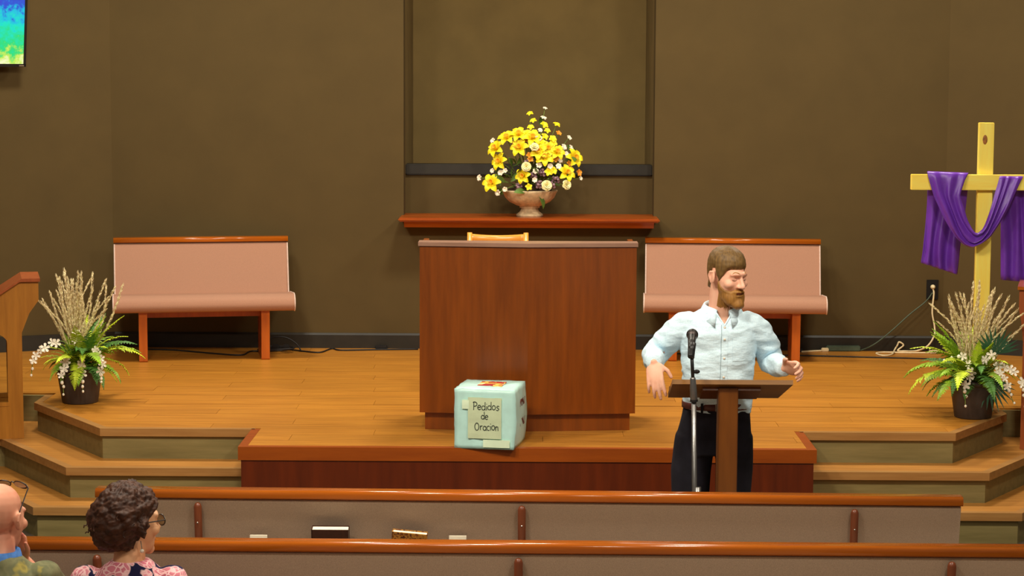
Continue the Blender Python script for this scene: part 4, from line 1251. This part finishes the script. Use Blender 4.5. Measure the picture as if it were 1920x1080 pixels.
def lips(h):
    return 1 if abs(h.x) < .024 and -.074 < h.z < -.049 and h.y < -.085 else 0
def glasses(parent, M, mat, lens, tilt=0.0, lift=0.0):
    g = link('glasses_frame', ([(0, 0, 0)], []), mat, parent); bpy.data.objects.remove(g)
    T = M @ Matrix.Translation((0, .02, .01 + lift)) @ Matrix.Rotation(tilt, 4, 'X') @ Matrix.Translation((0, -.02, -.01))
    pcs = []
    ring = lambda sx: [(sx * .034 + .026 * math.cos(a), -.107 - .004 * math.cos(a) * sx * -1, .006 + .019 * math.sin(a)) for a in np.linspace(0, 2 * PI, 20)]
    for s in (-1, 1):
        pcs.append(tube(ring(s), .0022, 6))
        pcs.append(tube([(s * .060, -.103, .012), (s * .074, -.09, .013), (s * .080, -.03, .014), (s * .084, .012, .014), (s * .084, .03, -.004)], .0023, 6))
    pcs.append(tube([(-.009, -.110, .010), (0, -.114, .012), (.009, -.110, .010)], .0022, 6))
    gl = link('glasses', xf(join(*pcs), T), mat, parent)
    for s in (-1, 1):
        link('lens', xf(fixn(prism([(p[0] * .98 + s * .0006, p[2]) for p in ring(s)[:-1]], -.0008, .0008)), T @ Matrix.Translation((0, -.107, 0)) @ Matrix.Rotation(PI / 2, 4, 'X')), lens, gl)
    return gl

# ---- the standing man
man = empty('person', ((1350 - 990) / 390, 10.0, 0))
tag(man, 'bearded man in a pale blue shirt and black trousers standing with both hands raised', 'person')
MH = Matrix.Translation((.038, -.035, 1.665)) @ Matrix.Rotation(math.radians(36), 4, 'Z') @ Matrix.Rotation(math.radians(9), 4, 'X')
WR, WL = Vector((-.325, -.235, 1.275)), Vector((.292, -.215, 1.245))
ER, EL = Vector((-.312, .03, 1.262)), Vector((.268, .05, 1.232))
body = place_parts(head_parts(), MH)
body += [limb([(.022, -.005, 1.60), (.012, .012, 1.47)], [.060, .066], 18), limb([tuple(MH @ Vector((0, .035, -.03))), (.012, .03, 1.47)], [.056, .062], 18),
         rings_loft([(0, 0, .93, .15, .10), (0, 0, 1.05, .135, .095), (0, 0, 1.25, .145, .10), (0, 0, 1.38, .15, .095), (0, .005, 1.45, .12, .07), (0, .01, 1.49, .06, .05)]),
         limb([(-.15, 0, 1.43), (-.225, .02, 1.36), ER], [.05, .046, .038]), limb([ER, ER.lerp(WR, .6), WR], [.037, .031, .022]),
         limb([(.15, 0, 1.43), (.215, .02, 1.36), EL], [.05, .046, .038]), limb([EL, EL.lerp(WL, .6), WL], [.037, .031, .022]),
         limb([(-.09, 0, .95), (-.11, 0, .52), (-.115, .02, .07)], [.078, .055, .042]), limb([(.08, 0, .95), (.075, 0, .52), (.075, .02, .07)], [.078, .055, .042]),
         limb([(-.115, .02, .05), (-.125, -.12, .04)], [.035, .03]), limb([(.075, .02, .05), (.085, -.12, .04)], [.035, .03])]
body += hand_parts(WR, (.06, -.46, -.86), (.25, .9, -.4), (1, -.1, -.25), [.22, .26, .30, .34], 1.06)
body += hand_parts(WL, (.55, -.62, .10), (-.62, -.45, -.45), (-.15, .1, 1), [.62, .72, .78, .8], 1.06)
me = fuse(body, .0045, 4)
sculpt(me, MH, FACE)
me.materials.append(MATS['skin_fair'])
paint_faces(me, MH, ['skin_fair', 'lip'], lips)
bodyo = link('body', me, None, man, True)
bv = bvh_of(me)
def man_hair(h, d):
    zh = float(np.interp(h.y, [-.12, -.085, -.06, -.045, -.028, -.012, 0.0, .012, .035, .05, .07, .12], [.046, .046, .042, .03, -.005, -.028, .0, .036, .03, -.03, -.075, -.085]))
    k = sstep(-.006, .026, h.z - zh)
    th = .010 + .013 * sstep(.03, .11, h.z)
    th += .008 * sstep(.02, .06, h.y) * sstep(.03, -.04, h.z)
    th += .0016 * noise.noise(Vector((h.x * 90, h.y * 30, h.z * 90)))
    return th * k - .005 * (1 - k)
shell('hair', bv, MH, (0, .01, .03), man_hair, 'hair_brown', man)
def man_beard(h, d):
    if h.y > .004 or h.z < -.145: return -.01
    zb = float(np.interp(h.y, [-.13, -.10, -.088, -.075, -.05, -.028, -.01, .01], [-.040, -.040, -.043, -.052, -.050, -.036, -.012, .0]))
    k = sstep(-.004, .010, zb - h.z) * sstep(.004, -.012, h.y)
    if abs(h.x) < .019 and -.068 < h.z < -.056 and h.y < -.075: return -.003
    th = .007 + .020 * sstep(-.060, -.105, h.z) * sstep(-.02, -.07, h.y) + .004 * sstep(-.04, -.09, h.y)
    th += .0022 * noise.noise(Vector((h.x * 120, h.y * 120, h.z * 40)))
    return th * k - .005 * (1 - k)
shell('beard', bv, MH, (0, -.03, -.05), man_beard, 'beard_brown', man)
R3 = MH.to_3x3()
for s in (-1, 1):
    def fp(x, z, off):
        o_ = MH @ Vector((x, -.3, z)); h = bv.ray_cast(o_, R3 @ Vector((0, 1, 0)))[0]
        return MH @ (MH.inverted() @ h + Vector((0, -off, 0)))
    link('eyebrow', tube([fp(s * (.014 + .008 * k), .030 + (.004, .007, .008, .006, .001)[k], -.0012) for k in range(5)], [.0022, .0042, .0042, .0036, .0018], 6, True, .6), 'beard_brown', man, True)
    link('eyelash', tube([fp(s * (.019 + .006 * k), .003 - (.0, .0025, .0035, .003, .001)[k], .0002) for k in range(5)], [.0009, .0013, .0014, .0013, .0008], 5), 'lash', man)
# shirt
sh = [rings_loft([(0, 0, 1.0, .160, .118), (0, -.005, 1.08, .166, .126), (0, -.005, 1.18, .170, .128), (0, 0, 1.30, .178, .126), (0, 0, 1.38, .185, .120), (0, .005, 1.435, .172, .10), (.004, .01, 1.475, .125, .085), (.010, .012, 1.505, .075, .07), (.012, .012, 1.515, .060, .058)], 40, 2.25),
      limb([(-.150, .003, 1.425), (-.215, .018, 1.375), (-.262, .03, 1.32), ER, ER.lerp(WR, .45), ER.lerp(WR, .86)], [.068, .068, .064, .058, .052, .040], 20),
      limb([(.150, .003, 1.425), (.208, .018, 1.375), (.240, .04, 1.31), EL, EL.lerp(WL, .45), EL.lerp(WL, .84)], [.068, .068, .064, .058, .052, .040], 20)]
sm_ = fuse(sh, .006, 7)
wrinkle(sm_, .0065, (6, 6, 15), 3)
sbv = bvh_of(sm_)
bmv = bmesh.new(); bmv.from_mesh(sm_)               # open neck: a V down to the second button
bmesh.ops.delete(bmv, geom=[q for q in bmv.faces if (lambda c: c.z > 1.502 or (c.y < .0 and c.z > 1.435 and abs(c.x - .02) < (c.z - 1.435) * .62))(q.calc_center_median())], context='FACES')
bmv.to_mesh(sm_); bmv.free()
shirt = link('shirt', sm_, 'shirt_blue', man, True)
px_ = lambda z: .022 - .02 * (1.5 - z)
link('placket', patch_front(sbv, px_, 1.045, 1.437, .030, .0016), 'shirt_blue', shirt, True)
link('placket_seam', tube([on_front(sbv, px_(z) - .0155, z, .001) for z in np.linspace(1.045, 1.437, 30)], .0016, 5), 'shirt_seam', shirt)
for s in (-1, 1):
    link('neck_edge', tube([on_front(sbv, .02 + s * (.002 + (z - 1.435) * .66), z, -.001) for z in np.linspace(1.428, 1.502, 10)], .005, 6), 'shirt_blue', shirt, True)
for z in (1.10, 1.19, 1.28, 1.37, 1.425):
    p = on_front(sbv, px_(z), z, .004); link('button', ell(p, (.0055, .002, .0055), None, 10, 6), 'pearl', shirt, True)
link('pocket', patch_front(sbv, lambda z: .105, 1.265, 1.375, .095, .0015, 10, 6), 'shirt_blue', shirt, True)
def collar(side):
    v = []; f = []; n = 14
    for k in range(n + 1):
        a = math.radians(-90 + side * (20 + 160 * k / n)); u = k / n
        c, s_ = math.cos(a), math.sin(a)
        cx_, cy_ = .015, .016
        r0 = .079; top = 1.502 + .036 * u ** .7
        low = top - .036 - .045 * (1 - u) ** 4
        r1 = .100 + .022 * (1 - u) ** 2
        v += [(cx_ + r0 * c, cy_ + r0 * s_, top - .03), (cx_ + r0 * c * 1.02, cy_ + r0 * s_ * 1.02, top), (cx_ + (r0 + .006) * c, cy_ + (r0 + .006) * s_, top + .001), (cx_ + r1 * c, cy_ + (r1 + .012 * (1 - u)) * s_, low)]
    for k in range(n):
        for j in range(3): f.append((k * 4 + j, k * 4 + j + 1, k * 4 + 5 + j, k * 4 + 4 + j))
    return v, f
for s in (-1, 1):
    co_ = link('collar', collar(s), 'shirt_blue', shirt, True); q = co_.modifiers.new('t', 'SOLIDIFY'); q.thickness = .003
for E_, W_ in ((ER, WR), (EL, WL)):
    link('cuff', tube([E_.lerp(W_, .76), E_.lerp(W_, .79), E_.lerp(W_, 1.03), E_.lerp(W_, 1.05)], [.036, .0405, .039, .033], 20), 'shirt_blue', shirt, True)
# trousers, belt, shoes
tr_ = [rings_loft([(-.012, 0, .80, .185, .125), (-.012, 0, .92, .178, .130), (-.005, 0, 1.0, .166, .124), (-.003, 0, 1.045, .160, .120)], 36, 2.2),
       limb([(-.105, -.005, .88), (-.125, -.01, .72), (-.125, -.01, .45), (-.12, .01, .20), (-.12, .012, .07)], [.098, .098, .084, .076, .070], 22),
       limb([(.085, -.005, .88), (.085, -.01, .72), (.08, -.01, .45), (.078, .01, .20), (.078, .012, .07)], [.092, .092, .082, .074, .068], 22)]
tm = fuse(tr_, .007, 6); wrinkle(tm, .005, (9, 9, 4), 4)
tro = link('trousers', tm, 'trouser_black', man, True)
link('belt', rings_loft([(-.003, 0, 1.022, .1665, .1265), (-.003, 0, 1.024, .170, .130), (-.003, 0, 1.053, .170, .130), (-.003, 0, 1.055, .1665, .1265)], 36, 2.2), 'belt_brown', man, True)
link('belt_buckle', bbox(-.022, .022, -.136, -.128, 1.02, 1.057, .003), 'silver', man)
for lx in (-.085, .075): link('belt_loop', bbox(lx - .006, lx + .006, -.134, -.126, 1.012, 1.06, .002), 'trouser_black', tro)
for x in (-.118, .078):
    link('shoe', fuse([ell((x, .0, .05), (.046, .085, .048)), ell((x, -.12, .036), (.046, .10, .034)), xf(box(-.045, .045, -.21, .08, 0, .022), Matrix.Translation((x, 0, 0)))], .006, 4), 'shoe_black', man, True)

# ---- seated people in the third pew
def seated(x, y, label, MHr, hz, sw, skin, torso, cloth, legs, drop=0.0, arm=None):
    """sits facing the stage (+y); origin on the floor below the hips"""
    t = empty('person', (x, y, 0)); tag(t, label, 'person')
    M = Matrix.Translation((0, .03, hz)) @ MHr
    zs = hz - .165                                       # shoulder line
    b = place_parts(head_parts(), M)
    b += [limb([(0, .015, hz - .07), (0, -.012, zs + .02)], [.052, .058], 18), rings_loft([(0, 0, .50, .13, .10), (0, 0, .70, .12, .09), (0, 0, zs - .08, .13, .085), (0, 0, zs, .10, .06), (0, 0, zs + .03, .05, .045)]),
          limb([(-.09, .0, .545), (-.10, .40, .54), (-.10, .42, .30), (-.10, .44, .07)], [.07, .055, .05, .038]), limb([(.09, .0, .545), (.10, .40, .54), (.10, .42, .30), (.10, .44, .07)], [.07, .055, .05, .038]),
          limb([(-.10, .44, .05), (-.10, .56, .035)], [.035, .03]), limb([(.10, .44, .05), (.10, .56, .035)], [.035, .03])]
    arms = []
    for s in (-1, 1):
        S = Vector((s * (sw - .055), 0, zs - .035)); 
        if arm and s == 1: E, Wr, hd = arm
        else: E, Wr, hd = Vector((s * (sw - .03), .04, zs - .29)), Vector((s * .09, .24, .64)), ((-s * .4, .8, -.1), (0, 0, -1), (-s, 0, 0), [.4] * 4)
        b += [limb([S, E], [.044, .036]), limb([E, Wr], [.035, .025])] + hand_parts(Wr, hd[0], hd[1], hd[2], hd[3], .96)
        arms.append((S, E, Wr))
    m_ = fuse(b, .005, 4); sculpt(m_, M, FACE); m_.materials.append(MATS[skin]); paint_faces(m_, M, [skin, 'lip'], lips)
    link('body', m_, None, t, True)
    tp = [rings_loft([(0, 0, .48, sw - .04, .14), (0, 0, .62, sw - .06, .135), (0, 0, zs - .16, sw - .045, .13), (0, -.005, zs - .06, sw - .04, .115), (0, -.005, zs - .005, sw - .085, .09), (0, -.008, zs + .03, .085, .072), (0, -.008, zs + .045, .066, .064)], 36, 2.2)]
    for (S, E, Wr) in arms:
        tp.append(limb([S, S.lerp(E, .5), E, E.lerp(Wr, .55)], [.062, .060, .052, .044], 20))
    c = fuse(tp, .007, 7); wrinkle(c, .004, (8, 8, 9), 5); link(torso, c, cloth, t, True)
    lg = [rings_loft([(0, .0, .47, .18, .13), (0, .0, .60, .16, .13)], 30, 2.2)] + [limb([(s * .09, .0, .55), (s * .10, .40, .545), (s * .10, .43, .32), (s * .10, .44, .10)], [.085, .072, .065, .058], 18) for s in (-1, 1)]
    link('trousers', fuse(lg, .009, 5), legs, t, True)
    for s in (-1, 1): link('shoe', fuse([ell((s * .10, .45, .045), (.04, .06, .042)), ell((s * .10, .54, .034), (.042, .09, .032))], .008, 3), 'shoe_black', t, True)
    return t, M, bvh_of(m_)
RW = Matrix.Rotation(math.radians(137), 4, 'Z') @ Matrix.Rotation(math.radians(2), 4, 'X')
wom, MW, wb_ = seated((236 - 990) / 545, 7.10, 'dark haired woman in a pink floral blouse seated with her back to the camera', RW, 1.066, .205, 'skin_woman', 'blouse', 'blouse_floral', 'trouser_black')
def wom_hair(h, d):
    # open at the face, longer at the back down to the nape
    yl = float(np.interp(h.z, [-.12, -.06, 0, .05, .09, .14], [.035, .022, .002, -.045, -.085, -.12]))
    k = sstep(-.012, .018, h.y - yl) * sstep(-.056, -.040, h.z)
    th = .024 + .026 * sstep(.0, .08, h.y) * sstep(.10, .0, h.z) + .012 * sstep(0, -.07, h.z) + .006 * sstep(.02, .1, h.z)
    p = h * 42
    th += .011 * noise.noise(p) + .007 * noise.noise(p * 2.3) + .004 * noise.noise(p * 5)
    return th * k - .006 * (1 - k)
hr = shell('hair', wb_, MW, (0, .02, .02), wom_hair, 'hair_dark', wom, 160, 110)
rn = random.Random(9)
curls = []
for i in range(150):                                  # loose curls standing off the mass
    p = hr.data.vertices[rn.randrange(len(hr.data.vertices))].co.copy(); c = MW @ Vector((0, .02, .02)); d = (p - c).normalized()
    h = MW.inverted() @ p
    if h.y < .0 or h.z < .0: continue
    o1 = d.orthogonal().normalized(); o2 = d.cross(o1); r = rn.uniform(.003, .006); a0 = rn.uniform(0, 6)
    curls.append(tube([p - d * .008 + d * .0016 * k + o1 * r * math.cos(a0 + k * .75) + o2 * r * math.sin(a0 + k * .75) - Vector((0, 0, .0022 * k)) for k in range(12)], .0022, 5))
cu = link('loose_curls', join(*curls), 'hair_dark', hr); cu['kind'] = 'stuff'
glasses(wom, MW, 'glass_frame', 'lens')
ear = MW @ Vector((-.086, .02, -.045))
er = link('earring', tube([ear, ear + Vector((.004, 0, -.03))], .0018, 6), 'silver', wom)
link('pearl', ell(ear + Vector((.004, 0, -.036)), (.0075, .0075, .0075), None, 12, 8), 'pearl', er, True)

RB = Matrix.Rotation(math.radians(163), 4, 'Z') @ Matrix.Rotation(math.radians(6), 4, 'X')
bald, MB, bb_ = seated(-1.838, 7.10, 'bald man in a green patterned shirt at the left edge, hand at his chin', RB, 1.082, .208, 'skin_ruddy', 'shirt', 'shirt_camo', 'trouser_black',
    arm=(Vector((.165, .22, .73)), Vector((.042, .165, .90)), ((-.15, .02, 1.0), (-.5, -.6, .2), (.6, .5, 0), [.9, 1.0, 1.05, 1.1])))
glasses(bald, MB, 'glass_frame', 'lens', math.radians(-48), .012)
def fringe(h, d):
    k = sstep(-.03, .01, h.y - .01) * sstep(-.10, -.08, h.z) * sstep(.02, -.02, h.z)
    return .004 * k - .005 * (1 - k)
link('collar', rings_loft([(0, -.006, .925, .085, .082), (0, -.004, .95, .080, .076), (0, .0, .978, .072, .068), (0, .0, .972, .066, .062)], 28), 'collar_blue', bald, True)
